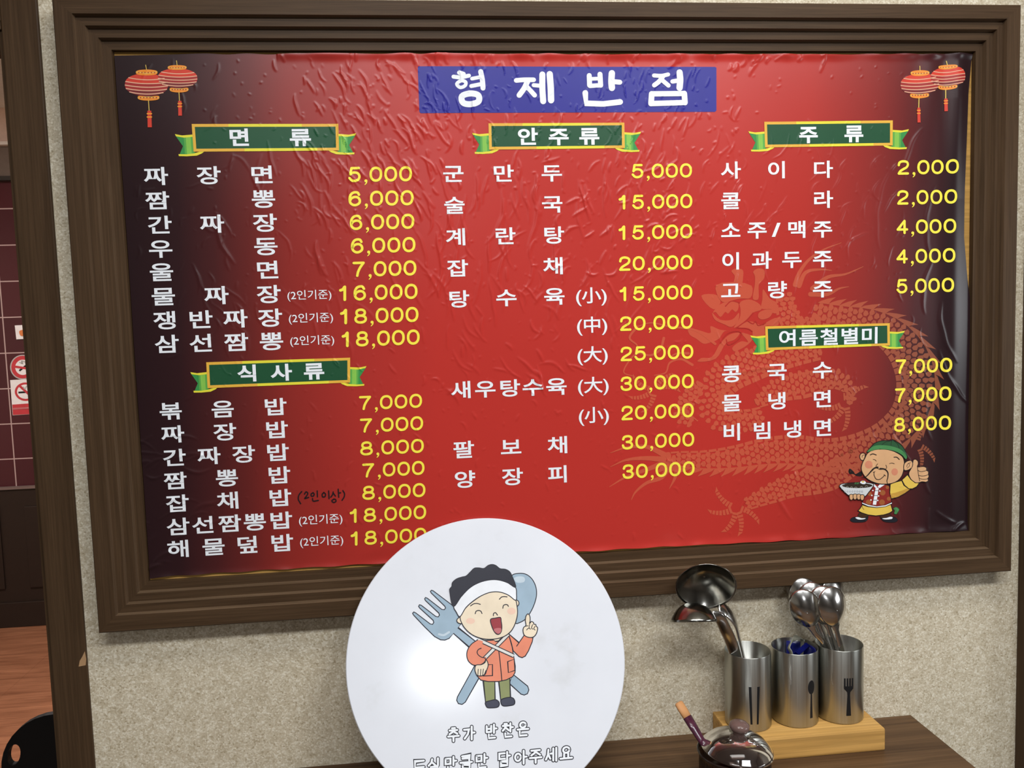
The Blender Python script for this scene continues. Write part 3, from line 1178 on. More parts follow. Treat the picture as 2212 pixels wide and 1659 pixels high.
def ribbon(TL, TR, BR, BL, chars, ex, ey, what):
    TL, TR, BR, BL = [np.array(p, float) for p in (TL, TR, BR, BL)]

    def uv(u, v):
        return (TL * (1 - u) + TR * u) * (1 - v) + (BL * (1 - u) + BR * u) * v
    hp = np.linalg.norm(BL - TL)
    wp = np.linalg.norm(TR - TL)
    k = hp / wp                       # unit of v in u

    pr = Print(OnPoster, 0.00035, 0.000015)
    for sgn in (0, 1):
        fu = (lambda u: u) if sgn == 0 else (lambda u: 1 - u)
        e = 0.62 * k                 # tail length
        Q = lambda u, v: uv(fu(u), v)
        pr.poly([Q(-e, 0.41), Q(0.01, 0.44), Q(0.01, 1.1), Q(-e * 0.86, 1.13), Q(-e * 0.60, 0.80)], G1, False)
        pr.poly([Q(-e * 0.40, 0.44), Q(-e * 0.12, 0.44), Q(-e * 0.12, 1.1), Q(-e * 0.40, 1.1)], G2, False)
        pr.poly([Q(-e * 0.52, 0.46), Q(-e * 0.40, 0.46), Q(-e * 0.40, 1.1), Q(-e * 0.52, 1.1)], G3, False)
        pr.poly([Q(-e * 0.12, 0.46), Q(0.0, 0.46), Q(0.0, 1.1), Q(-e * 0.12, 1.1)], G3, False)
        pr.poly([Q(-e * 1.02, 0.36), Q(-e * 0.6, 0.41), Q(0, 0.38), Q(0, 0.46), Q(-e * 0.5, 0.49), Q(-e * 0.96, 0.44)], LEMON, False)
        pr.poly([Q(-e * 0.90, 1.08), Q(-e * 0.4, 1.09), Q(0, 1.06), Q(0.06 * 5 * k, 0.98), Q(0.075 * 5 * k, 1.0), Q(0.06 * 5 * k, 1.06), Q(0.02, 1.14), Q(-e * 0.4, 1.16), Q(-e * 0.88, 1.15)], LEMON, False)
    mt = 0.105
    mu = 0.105 * k
    pr.layer += 10
    ly = pr.layer
    for u0, u1, v0, v1, m in ((0, .25, 0, mt, GOLD), (.25, .75, 0, mt, LEMON), (.75, 1, 0, mt, GOLD), (0, .35, 1 - mt, 1, GOLD), (.35, .85, 1 - mt, 1, LEMON), (.85, 1, 1 - mt, 1, GOLD),
                              (0, mu, mt, 1 - mt, GOLD), (1 - mu, 1, mt, 1 - mt, GOLD)):
        pr.poly([uv(u0, v0), uv(u1, v0), uv(u1, v1), uv(u0, v1)], m, False, layer=ly)
    pr.poly([uv(mu, 0.105), uv(1 - mu, 0.105), uv(1 - mu, 0.895), uv(mu, 0.895)], G_DARK, False, layer=ly)
    L = Letters(OnPoster)
    top_layer = pr.layer + 22
    for ch, x, y in chars:
        L.put(ch, 0.030 if ch not in '여름철별미' else 0.02, C_EM, x, y, ex, ey, WHITE, top_layer)
    L.into(pr)
    rb = pr.build('category_ribbon', poster)
    rb['label'] = what


ribbon((415, 268.6), (731, 267.7), (732.5, 325.3), (419.3, 328.5), [('면', 518, 297.5), ('류', 649.3, 297)], 52, 40, 'green ribbon heading over the upper left column')
ribbon((446.2, 782.4), (756.5, 772.5), (756.5, 826.2), (449.2, 838.2), [('식', 535.7, 806), ('사', 608.2, 804.3), ('류', 678.8, 801.5)], 50, 38, 'green ribbon heading over the lower left column')
ribbon((1055, 267), (1348, 265.5), (1349, 320.4), (1056.5, 323.7), [('안', 1139.6, 295.5), ('주', 1206.7, 295.5), ('류', 1272.7, 294.5)], 49, 39, 'green ribbon heading over the middle column')
ribbon((1650.4, 263.4), (1927, 260.6), (1927, 314.6), (1652, 318.7), [('주', 1746, 291), ('류', 1843.7, 289)], 46, 39, 'green ribbon heading at the top right')
ribbon((1652.4, 705), (1920.4, 698), (1921.2, 746.2), (1654.3, 756.6), [('여', 1701.6, 730), ('름', 1746, 729), ('철', 1791, 727.5), ('별', 1834.6, 726), ('미', 1878, 724.5)], 46, 38, 'green ribbon heading with five letters at the lower right')

# ---- pairs of red paper lanterns printed in the top corners
LR1, LR2, LR3 = plain('lantern_red', (206, 62, 46), 0.42), plain('lantern_mid_red', (160, 48, 46), 0.42), plain('lantern_maroon', (118, 42, 44), 0.42)
LP, LO, LG = plain('lantern_pale_line', (226, 170, 140), 0.42), plain('lantern_orange', (232, 140, 48), 0.42), plain('lantern_gold_line', (214, 182, 92), 0.42)


def lantern(o_, k_, body, cap, bcap, top, tas0, tas1, tas2, tilt):
    pr = Print(OnPoster, 0.0003, 0.00002, o_, k_)
    cx, cy, rx, ry = body

    def band(t0, t1, m):
        pts = []
        for t in np.linspace(t0, t1, 8):
            pts.append((cx - rx * math.sqrt(max(0, 1 - t * t)) ** 0.8 if False else cx - rx * (1 - abs(t) ** 2.4) ** 0.5, cy + ry * t + tilt * -rx * (1 - abs(t) ** 2.4) ** 0.5))
        for t in np.linspace(t1, t0, 8):
            w_ = rx * (1 - abs(t) ** 2.4) ** 0.5
            pts.append((cx + w_, cy + ry * t + tilt * w_))
        # sag of the ribs
        n_ = len(pts)
        low = [(cx + rx * (1 - abs(t1) ** 2.4) ** 0.5 * f, cy + ry * t1 + ry * 0.16 * (1 - f * f) + tilt * rx * f) for f in np.linspace(-0.9, 0.9, 7)]
        up = [(cx + rx * (1 - abs(t0) ** 2.4) ** 0.5 * f, cy + ry * t0 + ry * 0.16 * (1 - f * f) + tilt * rx * f) for f in np.linspace(0.9, -0.9, 7)]
        pr.poly(pts[:8] + low + pts[8:] + up, m, False)
    ts = [-0.985, -0.6, -0.26, 0.06, 0.36, 0.66, 0.985]
    for i, m in enumerate((LR1, LR1, LR2, LR2, LR3, LR3)):
        band(ts[i], ts[i + 1], m)
    for t in ts[1:-1]:
        w_ = rx * (1 - abs(t) ** 2.4) ** 0.5
        pr.stroke([(cx + w_ * f, cy + ry * t + ry * 0.16 * (1 - f * f) + tilt * w_ * f) for f in np.linspace(-1, 1, 9)], rx * 0.045, LP, caps=False)
    for (x0, x1, y0, y1), sg in ((cap, 1), (bcap, -1)):
        xm, ym = (x0 + x1) / 2, (y0 + y1) / 2
        h = (y1 - y0) / 2
        pts = [(x0, ym - h * 0.4), (xm, ym - h * (1.0 if sg > 0 else 0.2)), (x1, ym - h * 0.4), (x1, ym + h * 0.5), (xm, ym + h * 1.1), (x0, ym + h * 0.5)]
        pr.poly(pts, LO, True)
        pr.stroke([(x0, ym - h * 0.2 * sg), (xm, ym + h * 0.35 * (1 if sg > 0 else -0.4)), (x1, ym - h * 0.2 * sg)], h * 0.28, LG)
        for f in np.linspace(0.12, 0.88, 6):
            pr.ellipse((x0 + (x1 - x0) * f, ym + h * 0.1), h * 0.22, h * 0.22, LR2)
    pr.stroke([top, ((cap[0] + cap[1]) / 2, cap[2] + 4)], 6, LG, smooth=False)
    pr.stroke([tas0, tas1], 7, LG, smooth=False)
    w_ = (tas2[1] - tas2[0])
    xm = (tas2[0] + tas2[1]) / 2
    pr.poly([(xm - w_ * 0.42, tas2[2]), (xm + w_ * 0.42, tas2[2]), (xm + w_ * 0.55, tas2[3]), (xm - w_ * 0.35, tas2[3])], LR1, False)
    for f in (0.18, 0.38):
        y_ = tas2[2] + (tas2[3] - tas2[2]) * f
        pr.stroke([(xm - w_ * 0.4, y_), (xm + w_ * 0.42, y_)], w_ * 0.35, LO, smooth=False)
    o = pr.build('lantern_print', poster)
    return o


lantern((0, 0), 4, (1268, 735, 186, 98), (1180, 1360, 603, 652), (1197, 1377, 818, 870), (1262, 565), (1287, 870), (1293, 960), (1275, 1315, 960, 1103), 0.02)
lantern((0, 0), 4, (1538, 677, 170, 84), (1455, 1612, 565, 606), (1473, 1628, 748, 800), (1528, 528), (1550, 800), (1555, 875), (1540, 1575, 875, 1003), 0.02)
lantern((1600, 60), 3.614, (1388, 444, 146, 82), (1322, 1456, 336, 380), (1318, 1452, 506, 553), (1388, 305), (1382, 553), (1380, 628), (1368, 1393, 628, 743), -0.03)
lantern((1600, 60), 3.614, (1600, 391, 132, 77), (1532, 1658, 298, 332), (1530, 1655, 448, 491), (1588, 270), (1583, 491), (1583, 560), (1571, 1597, 560, 658), -0.03)

# ---- the faint dragon in the background of the print
DRG = sheet_material('faint_dragon_ink', (214, 122, 84), 0.34)
DRL = sheet_material('dragon_gap_red', (150, 40, 36), 0.3)
pr = Print(OnPoster, 0.00012, 0.000006, (1240, 500), 2.4308, maxedge=0.0025)
pr.cycle = 40


def dragon_body(path, widths, belly=0.2, side=1, fins=True, sc=34, finl=46):
    """a scaled body along path; side=+1 puts the belly band on the right hand of travel"""
    P_ = [np.array(p) for p in catmull(path, 14)]
    d = np.concatenate([[0], np.cumsum([np.linalg.norm(P_[i + 1] - P_[i]) for i in range(len(P_) - 1)])])
    wk = np.interp(d, np.linspace(0, d[-1], len(widths)), widths)

    def at(s_):
        x = np.interp(s_, d, [p[0] for p in P_])
        y = np.interp(s_, d, [p[1] for p in P_])
        x2 = np.interp(min(s_ + 4, d[-1]), d, [p[0] for p in P_])
        y2 = np.interp(min(s_ + 4, d[-1]), d, [p[1] for p in P_])
        x1 = np.interp(max(s_ - 4, 0), d, [p[0] for p in P_])
        y1 = np.interp(max(s_ - 4, 0), d, [p[1] for p in P_])
        t = np.array([x2 - x1, y2 - y1])
        t /= max(1e-6, np.linalg.norm(t))
        return np.array([x, y]), t, np.array([-t[1], t[0]]) * side, np.interp(s_, d, wk)
    lay = pr.layer + 1
    pr.layer += 1
    # belly band in plates
    s_ = 0
    while s_ < d[-1] - 20:
        seg = []
        for q_, f_ in ((s_ + 2, 0.36), (s_ + 44, 0.36), (s_ + 44, 0.5), (s_ + 2, 0.5)):
            c, t, n_, w = at(min(q_, d[-1]))
            seg.append(c + n_ * w * f_)
        pr.poly(seg, DRG, False, layer=lay)
        s_ += 50
    # scales
    r = 0
    s_ = 4
    while s_ < d[-1] - 10:
        c, t, n_, w = at(s_)
        lo_, hi_ = -0.47 * w, 0.32 * w
        m_ = max(1, int(round((hi_ - lo_) / (sc * 1.05))))
        st = (hi_ - lo_) / m_
        for i in range(m_ + (r % 2)):
            v_ = lo_ + (i + (0.5 if r % 2 == 0 else 0.0)) * st
            if r % 2 == 1 and (i == 0 or i == m_):
                v_ += st * 0.2 if i == 0 else -st * 0.2
            b = c + n_ * v_
            a_, h_ = st * 0.40, sc * 0.56
            pr.poly([b - n_ * a_ - t * h_ * 0.5, b + n_ * a_ * 0.2 - t * h_ * 0.75, b + n_ * a_ - t * h_ * 0.5, b + n_ * a_ * 0.95 + t * h_ * 0.2, b + t * h_ * 0.72, b - n_ * a_ * 0.95 + t * h_ * 0.2], DRG, False, layer=lay)
        s_ += sc * 0.72
        r += 1
    # flame fins along the back
    if fins:
        s_ = 6
        while s_ < d[-1] - 30:
            c, t, n_, w = at(s_)
            c2, t2, n2, w2 = at(min(s_ + 58, d[-1]))
            e0 = c - n_ * w * 0.52
            e1 = c2 - n2 * w2 * 0.52
            tip = e1 - n2 * finl - t2 * -34
            pr.poly([e0, e0 - n_ * 14 + t * 18, (e0 + tip) / 2 - n_ * 6, tip, (e1 + tip) / 2 + t2 * -4, e1], DRG, False, layer=lay)
            s_ += 56


# outer coil, seen from the neck round to the tail
dragon_body([(1105, 330), (1120, 430), (1180, 510), (1300, 480)], [90, 120, 120, 100], fins=False, sc=33)
dragon_body([(1260, 430), (1400, 455), (1560, 490), (1690, 570), (1770, 690), (1790, 830), (1750, 960), (1650, 1060), (1500, 1130), (1330, 1160), (1150, 1140), (1000, 1150), (840, 1180), (680, 1195), (540, 1190), (440, 1195)],
            [110, 120, 150, 180, 200, 200, 180, 160, 150, 150, 150, 140, 120, 100, 80, 60], side=1, sc=36, finl=44)
# inner coil under the jaw
dragon_body([(1290, 620), (1130, 640), (960, 690), (800, 760), (730, 860), (760, 960), (870, 1000), (1000, 950)], [110, 150, 170, 190, 190, 180, 140, 70], side=-1, fins=False, sc=34)
dragon_body([(960, 900), (1080, 830), (1220, 800), (1350, 770), (1440, 820), (1440, 910)], [60, 130, 150, 130, 90, 50], side=1, fins=False, sc=32)
dragon_body([(660, 800), (590, 890), (560, 960), (640, 1010)], [60, 90, 90, 40], side=-1, fins=False, sc=32)
# hind quarter
dragon_body([(1500, 1180), (1330, 1290), (1150, 1330), (1000, 1390), (890, 1440)], [120, 150, 140, 110, 60], side=-1, fins=False, sc=33)


def claw(c, dirs, L_, w):
    for a in dirs:
        t = np.array([math.cos(math.radians(a)), math.sin(math.radians(a))])
        n_ = np.array([-t[1], t[0]])
        bend = 0.0
        b = np.array(c, float) + t * 26
        for i in range(6):
            bend += 7
            t_ = np.array([math.cos(math.radians(a + bend)), math.sin(math.radians(a + bend))])
            n2 = np.array([-t_[1], t_[0]])
            ww = w * (1 - i * 0.07)
            pr.poly([b - n2 * ww, b + n2 * ww, b + n2 * ww * 0.9 + t_ * L_ * 0.11, b - n2 * ww * 0.9 + t_ * L_ * 0.11], DRG, False, layer=pr.layer)
            b = b + t_ * L_ * 0.15
        pr.poly([b - n2 * w * 0.7, b + n2 * w * 0.5, b + t_ * L_ * 0.22 + n2 * L_ * 0.08], DRG, False, layer=pr.layer)


claw((850, 1450), (200, 150, 95, 60, 10), 120, 17)
claw((1420, 900), (300, 70, 110, 150), 120, 17)
claw((420, 830), (300, 340, 190, 140, 95), 110, 15)
claw((1800, 1120), (280, 20, 60), 100, 14)
# horns, whiskers, mane and tail flames
for st in ([(1160, 280), (1180, 220), (1230, 150), (1310, 95), (1400, 60)], [(1180, 285), (1215, 215), (1290, 200), (1350, 205)], [(1250, 300), (1330, 240), (1420, 225), (1515, 185)],
           [(1240, 330), (1330, 330), (1390, 300), (1440, 290)]):
    pr.stroke(st, 26, DRG, w2=3)
for st in ([(740, 590), (640, 520), (500, 500), (400, 480), (330, 500)], [(330, 500), (290, 560), (330, 600), (320, 650)], [(620, 700), (560, 670), (500, 690), (480, 740), (420, 755)],
           [(470, 560), (450, 620), (400, 650), (330, 640), (280, 690), (260, 740), (310, 760)], [(600, 640), (540, 640), (500, 660)]):
    pr.stroke(st, 14, DRG, w2=5)
for st in ([(470, 1170), (380, 1130), (270, 1135), (190, 1162)], [(460, 1195), (360, 1190), (270, 1200), (190, 1235)], [(470, 1215), (380, 1250), (270, 1290), (185, 1340)],
           [(500, 1225), (460, 1290), (380, 1320), (320, 1370), (300, 1408)], [(540, 1220), (530, 1290), (500, 1350)]):
    pr.stroke(st, 30, DRG, w2=3)
# head, drawn in flat pieces with dark gaps between
hk = lambda pts: [(p[0] / 5.53 * 2.4308 + 632, p[1] / 5.53 * 2.4308 + 145.8) for p in pts]
for pts in ([(440, 140), (500, 110), (575, 130), (580, 210), (560, 300), (470, 300), (480, 200)],
            [(700, 150), (760, 110), (830, 130), (830, 230), (770, 300), (760, 480), (700, 480), (720, 300), (720, 200)],
            [(255, 310), (680, 315), (670, 460), (560, 470), (500, 480), (330, 510)],
            [(80, 435), (270, 430), (310, 520), (230, 600)],
            [(220, 640), (280, 560), (400, 500), (520, 520), (520, 600), (490, 630), (450, 600), (400, 650), (370, 630), (310, 690), (250, 630)],
            [(820, 360), (900, 470), (980, 520), (990, 640), (930, 640), (920, 600), (800, 590), (810, 480)],
            [(540, 520), (650, 480), (780, 540), (800, 600), (700, 640), (640, 720), (520, 800), (470, 820), (540, 700), (550, 600)],
            [(210, 640), (300, 720), (450, 720), (530, 640), (520, 740), (440, 810), (360, 780), (240, 720)],
            [(770, 640), (860, 600), (935, 610), (900, 690), (800, 720), (760, 690)],
            [(520, 820), (650, 740), (820, 790), (850, 760), (990, 700), (1000, 790), (840, 800), (840, 900), (700, 920), (690, 860), (620, 830)],
            [(190, 800), (300, 840), (450, 860), (360, 860), (290, 950), (200, 990), (110, 1010), (20, 950), (-60, 900), (-80, 820), (60, 850), (190, 880)],
            [(450, 1060), (560, 980), (640, 990), (560, 880), (700, 930), (660, 1000), (540, 1080), (470, 1100)],
            [(310, 1000), (420, 900), (540, 880), (480, 960), (380, 1000), (250, 1190), (30, 1220), (80, 1180), (200, 1170)]):
    pr.poly(hk(pts), DRG, True, per=4, layer=pr.layer)
for st in ([(310, 1000), (390, 890), (500, 860), (560, 880), (520, 960), (400, 1020), (380, 960)], [(500, 820), (620, 730), (700, 640)], [(370, 560), (440, 500), (540, 520)],
           [(690, 860), (640, 830), (520, 820)], [(640, 740), (700, 770), (730, 740), (760, 790), (850, 760)]):
    pr.stroke(hk(st), 5, DRL)
pr.build('dragon_print', poster)

# ---- the round-faced cook printed at the lower right
SK, SKL = plain('cook_skin', (214, 166, 122), 0.42), plain('cook_cheek', (206, 132, 102), 0.42)
INK = plain('dark_ink', (30, 22, 22), 0.45)
HG, HG2 = plain('cap_green', (42, 84, 52), 0.42), plain('cap_band_green', (72, 134, 78), 0.42)
VR, VT = plain('vest_red', (140, 42, 36), 0.42), plain('vest_tan', (160, 90, 50), 0.42)
SY, SY2 = plain('sleeve_yellow', (226, 190, 84), 0.42), plain('sleeve_ochre', (196, 150, 64), 0.42)
PG, PB = plain('bowl_grey', (206, 208, 210), 0.42), plain('noodle_brown', (50, 38, 28), 0.45)
pr = Print(OnPoster, 0.0004, 0.00002, (1760, 920), 6.506)
w = 11
pr.outlined([(640, 640), (560, 675), (535, 640), (480, 598), (465, 640), (480, 668), (530, 672), (580, 697), (650, 697)], INK, INK, 4)
pr.outlined([(700, 395), (665, 378), (635, 392), (622, 430), (640, 475), (672, 482)], SK, INK, w)
pr.stroke([(690, 405), (660, 412), (655, 440)], 7, INK)
pr.outlined([(620, 1220), (740, 1250), (735, 1290), (600, 1278)], plain('trouser_brown', (66, 42, 26), 0.45), INK, 6)
pr.outlined([(915, 1250), (1045, 1225), (1060, 1285), (920, 1292)], plain('trouser_brown', (66, 42, 26), 0.45), INK, 6)
for pts, sock in (([(490, 1320), (515, 1288), (580, 1275), (650, 1300), (735, 1268), (738, 1305), (700, 1340), (600, 1352), (520, 1345)], [(562, 1285), (600, 1278), (650, 1293), (705, 1293), (690, 1305), (600, 1310)]),
                  ([(915, 1285), (980, 1300), (1070, 1273), (1130, 1285), (1157, 1320), (1130, 1345), (1050, 1352), (960, 1335)], [(940, 1297), (1000, 1290), (1055, 1274), (1085, 1282), (1080, 1300), (1020, 1310), (965, 1308)])):
    pr.outlined(pts, plain('shoe_black', (34, 34, 42), 0.4), INK, 5)
    pr.poly(sock, WHITE)
pr.outlined([(1095, 1160), (1120, 1140), (1155, 1146), (1178, 1175), (1160, 1200), (1140, 1236), (1108, 1228), (1115, 1185)], HG2, HG, 5)
pr.outlined([(660, 1105), (740, 1132), (860, 1144), (980, 1130), (1060, 1100), (1088, 1190), (1040, 1222), (960, 1247), (850, 1260), (740, 1247), (650, 1217), (598, 1190), (632, 1150)], SY, INK, w, False)
pr.stroke([(655, 1120), (665, 1150), (680, 1172)], 6, INK)
pr.outlined([(820, 810), (980, 815), (1040, 840), (1052, 900), (1062, 980), (1075, 1085), (970, 1120), (860, 1132), (740, 1112), (655, 1072), (690, 990), (770, 900)], VR, INK, w, False)
for c, r in (((945, 935), 38), ((762, 950), 28), ((745, 1068), 38), ((935, 1070), 40), ((1030, 1020), 28), ((1010, 860), 24)):
    pr.ellipse(c, r, r, VT)
pr.poly([(845, 865), (888, 865), (852, 1105), (803, 1102)], WHITE, False)
pr.poly([(818, 808), (868, 855), (848, 872), (815, 840)], WHITE, False)
pr.poly([(975, 820), (900, 870), (872, 850), (905, 815)], WHITE, False)
for y in (906, 974, 1040):
    k_ = (y - 865) * 0.17
    pr.stroke([(838 - k_, y), (890 - k_, y)], 7, INK, smooth=False)
for c in ((805, 903), (790, 972), (778, 1036), (902, 910), (885, 980), (873, 1043)):
    pr.ellipse(c, 10, 10, WHITE)
pr.outlined([(650, 1068), (740, 1103), (860, 1124), (980, 1108), (1070, 1066), (1075, 1088), (980, 1130), (860, 1142), (740, 1126), (652, 1090)], WHITE, INK, 6, False)
pr.outlined([(1048, 815), (1110, 790), (1210, 762), (1240, 830), (1325, 890), (1250, 945), (1160, 995), (1065, 1020), (1042, 930)], SY, INK, w, False)
pr.poly([(1048, 950), (1120, 935), (1230, 900), (1285, 875), (1322, 890), (1250, 942), (1160, 991), (1067, 1014)], SY2, False)
pr.outlined([(1310, 665), (1345, 590), (1368, 510), (1376, 476), (1405, 466), (1440, 495), (1443, 535), (1432, 572), (1520, 568), (1560, 588), (1556, 618), (1586, 640), (1586, 675), (1592, 708), (1576, 735), (1582, 765), (1552, 783), (1492, 782), (1462, 792), (1410, 798), (1345, 752)], SK, INK, w)
for st in ([(1435, 620), (1480, 640), (1553, 625)], [(1445, 690), (1500, 702), (1583, 682)], [(1460, 735), (1510, 746), (1577, 738)], [(1432, 572), (1440, 640), (1462, 770)]):
    pr.stroke(st, 8, INK)
pr.outlined([(1290, 680), (1340, 750), (1400, 795), (1457, 800), (1420, 850), (1362, 880), (1310, 880), (1250, 830), (1213, 755)], SY, INK, w, False)
pr.outlined([(690, 450), (720, 390), (780, 345), (860, 322), (950, 322), (1050, 338), (1130, 368), (1222, 432), (1247, 510), (1240, 600), (1215, 690), (1160, 760), (1080, 800), (980, 813), (880, 806), (780, 772), (700, 717), (655, 650), (640, 590), (655, 520)], SK, INK, w)
pr.ellipse((745, 540), 55, 55, SKL)
pr.ellipse((1110, 642), 46, 50, SKL)
pr.outlined([(1245, 530), (1290, 490), (1340, 484), (1364, 520), (1356, 570), (1312, 612), (1245, 618)], SK, INK, w)
pr.stroke([(1330, 515), (1295, 530), (1280, 570)], 7, INK)
pr.stroke([(1310, 520), (1318, 560), (1285, 590)], 6, INK)
pr.stroke([(1256, 440), (1272, 470), (1250, 510)], 20, INK)
pr.outlined([(718, 365), (760, 310), (830, 240), (920, 207), (1050, 202), (1085, 194), (1112, 206), (1200, 262), (1262, 350), (1287, 435), (1270, 465), (1220, 405), (1130, 352), (1000, 326), (850, 326), (778, 345)], HG, INK, w)
pr.poly([(720, 362), (790, 292), (860, 270), (980, 270), (1100, 292), (1200, 334), (1284, 432), (1270, 463), (1218, 408), (1120, 354), (1000, 328), (850, 328), (780, 346)], HG2)
for st in ([(1070, 205), (980, 225), (930, 262)], [(1075, 205), (1060, 240), (1060, 272)], [(1095, 205), (1150, 250), (1175, 310)]):
    pr.stroke(st, 6, INK)
pr.stroke([(870, 578), (820, 590), (770, 640), (725, 690), (690, 716), (640, 720)], 24, INK, w2=6)
pr.stroke([(905, 596), (970, 605), (1012, 650), (1012, 720), (1000, 770), (1012, 815)], 22, INK, w2=7)
for st in ([(870, 528), (848, 558), (862, 588)], [(985, 545), (997, 580), (975, 606)], [(862, 588), (900, 606), (960, 600)]):
    pr.stroke(st, 7, INK)
pr.stroke([(818, 642), (820, 690), (850, 742), (890, 748), (930, 725), (970, 685)], 9, INK)
pr.stroke([(808, 645), (832, 636)], 7, INK)
pr.stroke([(958, 680), (982, 698)], 7, INK)
for st in ([(765, 402), (800, 388), (850, 404)], [(1100, 435), (1140, 436), (1175, 467)]):
    pr.stroke(st, 11, INK)
for st in ([(805, 465), (830, 470), (850, 490)], [(1035, 524), (1070, 516), (1105, 527)]):
    pr.stroke(st, 6, INK)
pr.outlined([(330, 838), (348, 815), (430, 800), (600, 790), (760, 795), (812, 815), (800, 850), (740, 930), (690, 985), (620, 975), (470, 975), (400, 920), (345, 862)], PG, INK, w)
pr.ellipse((580, 832), 215, 36, PB)
for c in ((440, 850), (500, 855), (560, 858), (640, 850), (710, 840)):
    pr.stroke([(c[0] - 20, c[1] + 6), (c[0], c[1] - 6), (c[0] + 18, c[1] + 5)], 7, plain('noodle_highlight', (140, 132, 122), 0.45))
for x in (545, 560, 578, 590):
    pr.stroke([(x, 810), (x + 8, 790)], 7, HG2)
pr.outlined([(618, 790), (635, 768), (680, 765), (702, 785), (695, 808), (655, 812)], WHITE, INK, 3)
pr.ellipse((660, 778), 20, 10, SY)
for x in range(410, 650, 34):
    pr.ellipse((x, 912), 12, 15, plain('bowl_pattern', (182, 184, 188), 0.45))
for x, y in ((496, 995), (548, 990), (600, 992), (648, 1000)):
    pr.outlined([(x - 24, y - 34), (x, y - 42), (x + 24, y - 34), (x + 26, y + 12), (x + 12, y + 36), (x - 12, y + 36), (x - 26, y + 12)], SK, INK, 9)
o = pr.build('cook_print', poster)
o['label'] = 'printed cook in a green cap and red vest holding a bowl with thumb up'

# ------------------------------------------------------------------ counter
ctr = empty('counter', (0.15, -0.2, 0), 'long dark walnut counter along the wall below the framed menu', 'counter')
bm = bmesh.new()
box_bm(bm, (-0.50, -0.42, ZS - 0.03), (0.8075, -0.0012, ZS), 0.0012)
link('worktop', bm_mesh('worktop', bm), WALNUT, ctr)
bm = bmesh.new()
box_bm(bm, (-0.48, -0.39, 0.08), (0.79, -0.012, ZS - 0.03), 0.001)
box_bm(bm, (-0.45, -0.36, 0.0), (0.76, -0.03, 0.08))
link('body', bm_mesh('body', bm), WD_H, ctr)
for x in (-0.47, -0.05, 0.37):
    d_ = box('door', (x, -0.405, 0.1), (x + 0.41, -0.391, ZS - 0.045), WD_V, ctr, 0.002)
    box('handle', (x + 0.36, -0.418, 0.45), (x + 0.372, -0.405, 0.58), SHINY, d_, 0.002)

# ------------------------------------------------------------------ white round sign leaning on the frame
TH = math.radians(22.55)
topp = onY(1048, 1125, -0.0135)
nrm = np.array([0, -math.cos(TH), math.sin(TH)])
upv = np.array([0, math.sin(TH), math.cos(TH)])
RD = 0.2098
cen = np.array([0.0753, topp[1], topp[2]]) + upv * (-0.2081)
cen[2] += max(0.0, ZS + 0.0022 - (cen[2] - RD * math.cos(TH)))
zlow = cen[2] - RD * math.cos(TH)
disc_plane = OnPlane(cen, (1, 0, 0), upv, nrm)
DT = 0.005
WH = NT('glossy_white_acrylic')
vv = WH.coords()
ff = WH.noise(vv, 9, 5, 0.55)
WH.color(WH.ramp(ff, [(0.28, (206, 207, 211)), (0.42, (219, 221, 229)), (0.7, (223, 225, 233))]))
WH.set(Roughness=0.15)
WH.b.inputs['Specular IOR Level'].default_value = 0.5
vs, fs = lathe([(0.0005, 0.0), (RD - 0.0012, 0.0), (RD, -0.0012), (RD, -DT + 0.001), (RD - 0.001, -DT), (0.0005, -DT)], 160)
Bm = Matrix(((1, 0, nrm[0], cen[0]), (0, upv[1], nrm[1], cen[1]), (0, upv[2], nrm[2], cen[2]), (0, 0, 0, 1)))
vs = [tuple(Bm @ Vector(v_)) for v_ in vs]
sign = empty('round_sign', (cen[0], cen[1] - RD * math.sin(TH), zlow), 'round white board with a cartoon child cook leaning against the framed menu', 'sign')
bm = bmesh.new()
bv = [bm.verts.new(v_) for v_ in vs]
for f_ in fs:
    bm.faces.new([bv[i] for i in f_])
bmesh.ops.remove_doubles(bm, verts=bm.verts, dist=0.0002)
link('board', bm_mesh('board', bm), WH.m, sign)

NAVY = plain('navy_line', (30, 28, 40), 0.35)
STB = plain('steel_blue_ink', (150, 172, 190), 0.35)
STH = plain('pale_blue_ink', (188, 202, 214), 0.35)
FACE = plain('cream_skin_ink', (226, 210, 186), 0.35)
BLUSH = plain('blush_ink', (228, 192, 172), 0.35)
CAPK = plain('black_cap_ink', (36, 36, 48), 0.35)
BAND = plain('cap_band_white', (226, 228, 234), 0.35)
COAT = plain('coral_coat_ink', (222, 134, 106), 0.35)
OLV = plain('olive_ink', (134, 140, 96), 0.35)
SHOE = plain('slate_shoe_ink', (66, 68, 84), 0.35)
STRAP = plain('apron_string_ink', (214, 212, 208), 0.35)
MOU, TON = plain('mouth_red_ink', (148, 52, 60), 0.35), plain('tongue_pink_ink', (186, 106, 110), 0.35)
pr = Print(disc_plane, 0.00015, 0.00002, (860, 1180), 4.367, maxedge=0.05)
w = 8.5
pr.outlined([(1075, 275), (1130, 257), (1200, 262), (1255, 300), (1295, 370), (1306, 450), (1290, 530), (1250, 620), (1200, 688), (1150, 718), (1110, 727), (1085, 600), (1075, 400)], STB, NAVY, w)
pr.poly([(1092, 302), (1130, 285), (1185, 290), (1197, 315), (1185, 338), (1120, 342), (1100, 325)], STH)
pr.outlined([(725, 1120), (560, 1420), (552, 1452), (568, 1484), (603, 1492), (634, 1470), (770, 1230)], STB, NAVY, w, False)
pr.outlined([(1080, 1205), (1222, 1320), (1233, 1355), (1220, 1390), (1190, 1403), (1160, 1395), (1050, 1295)], STB, NAVY, w, False)
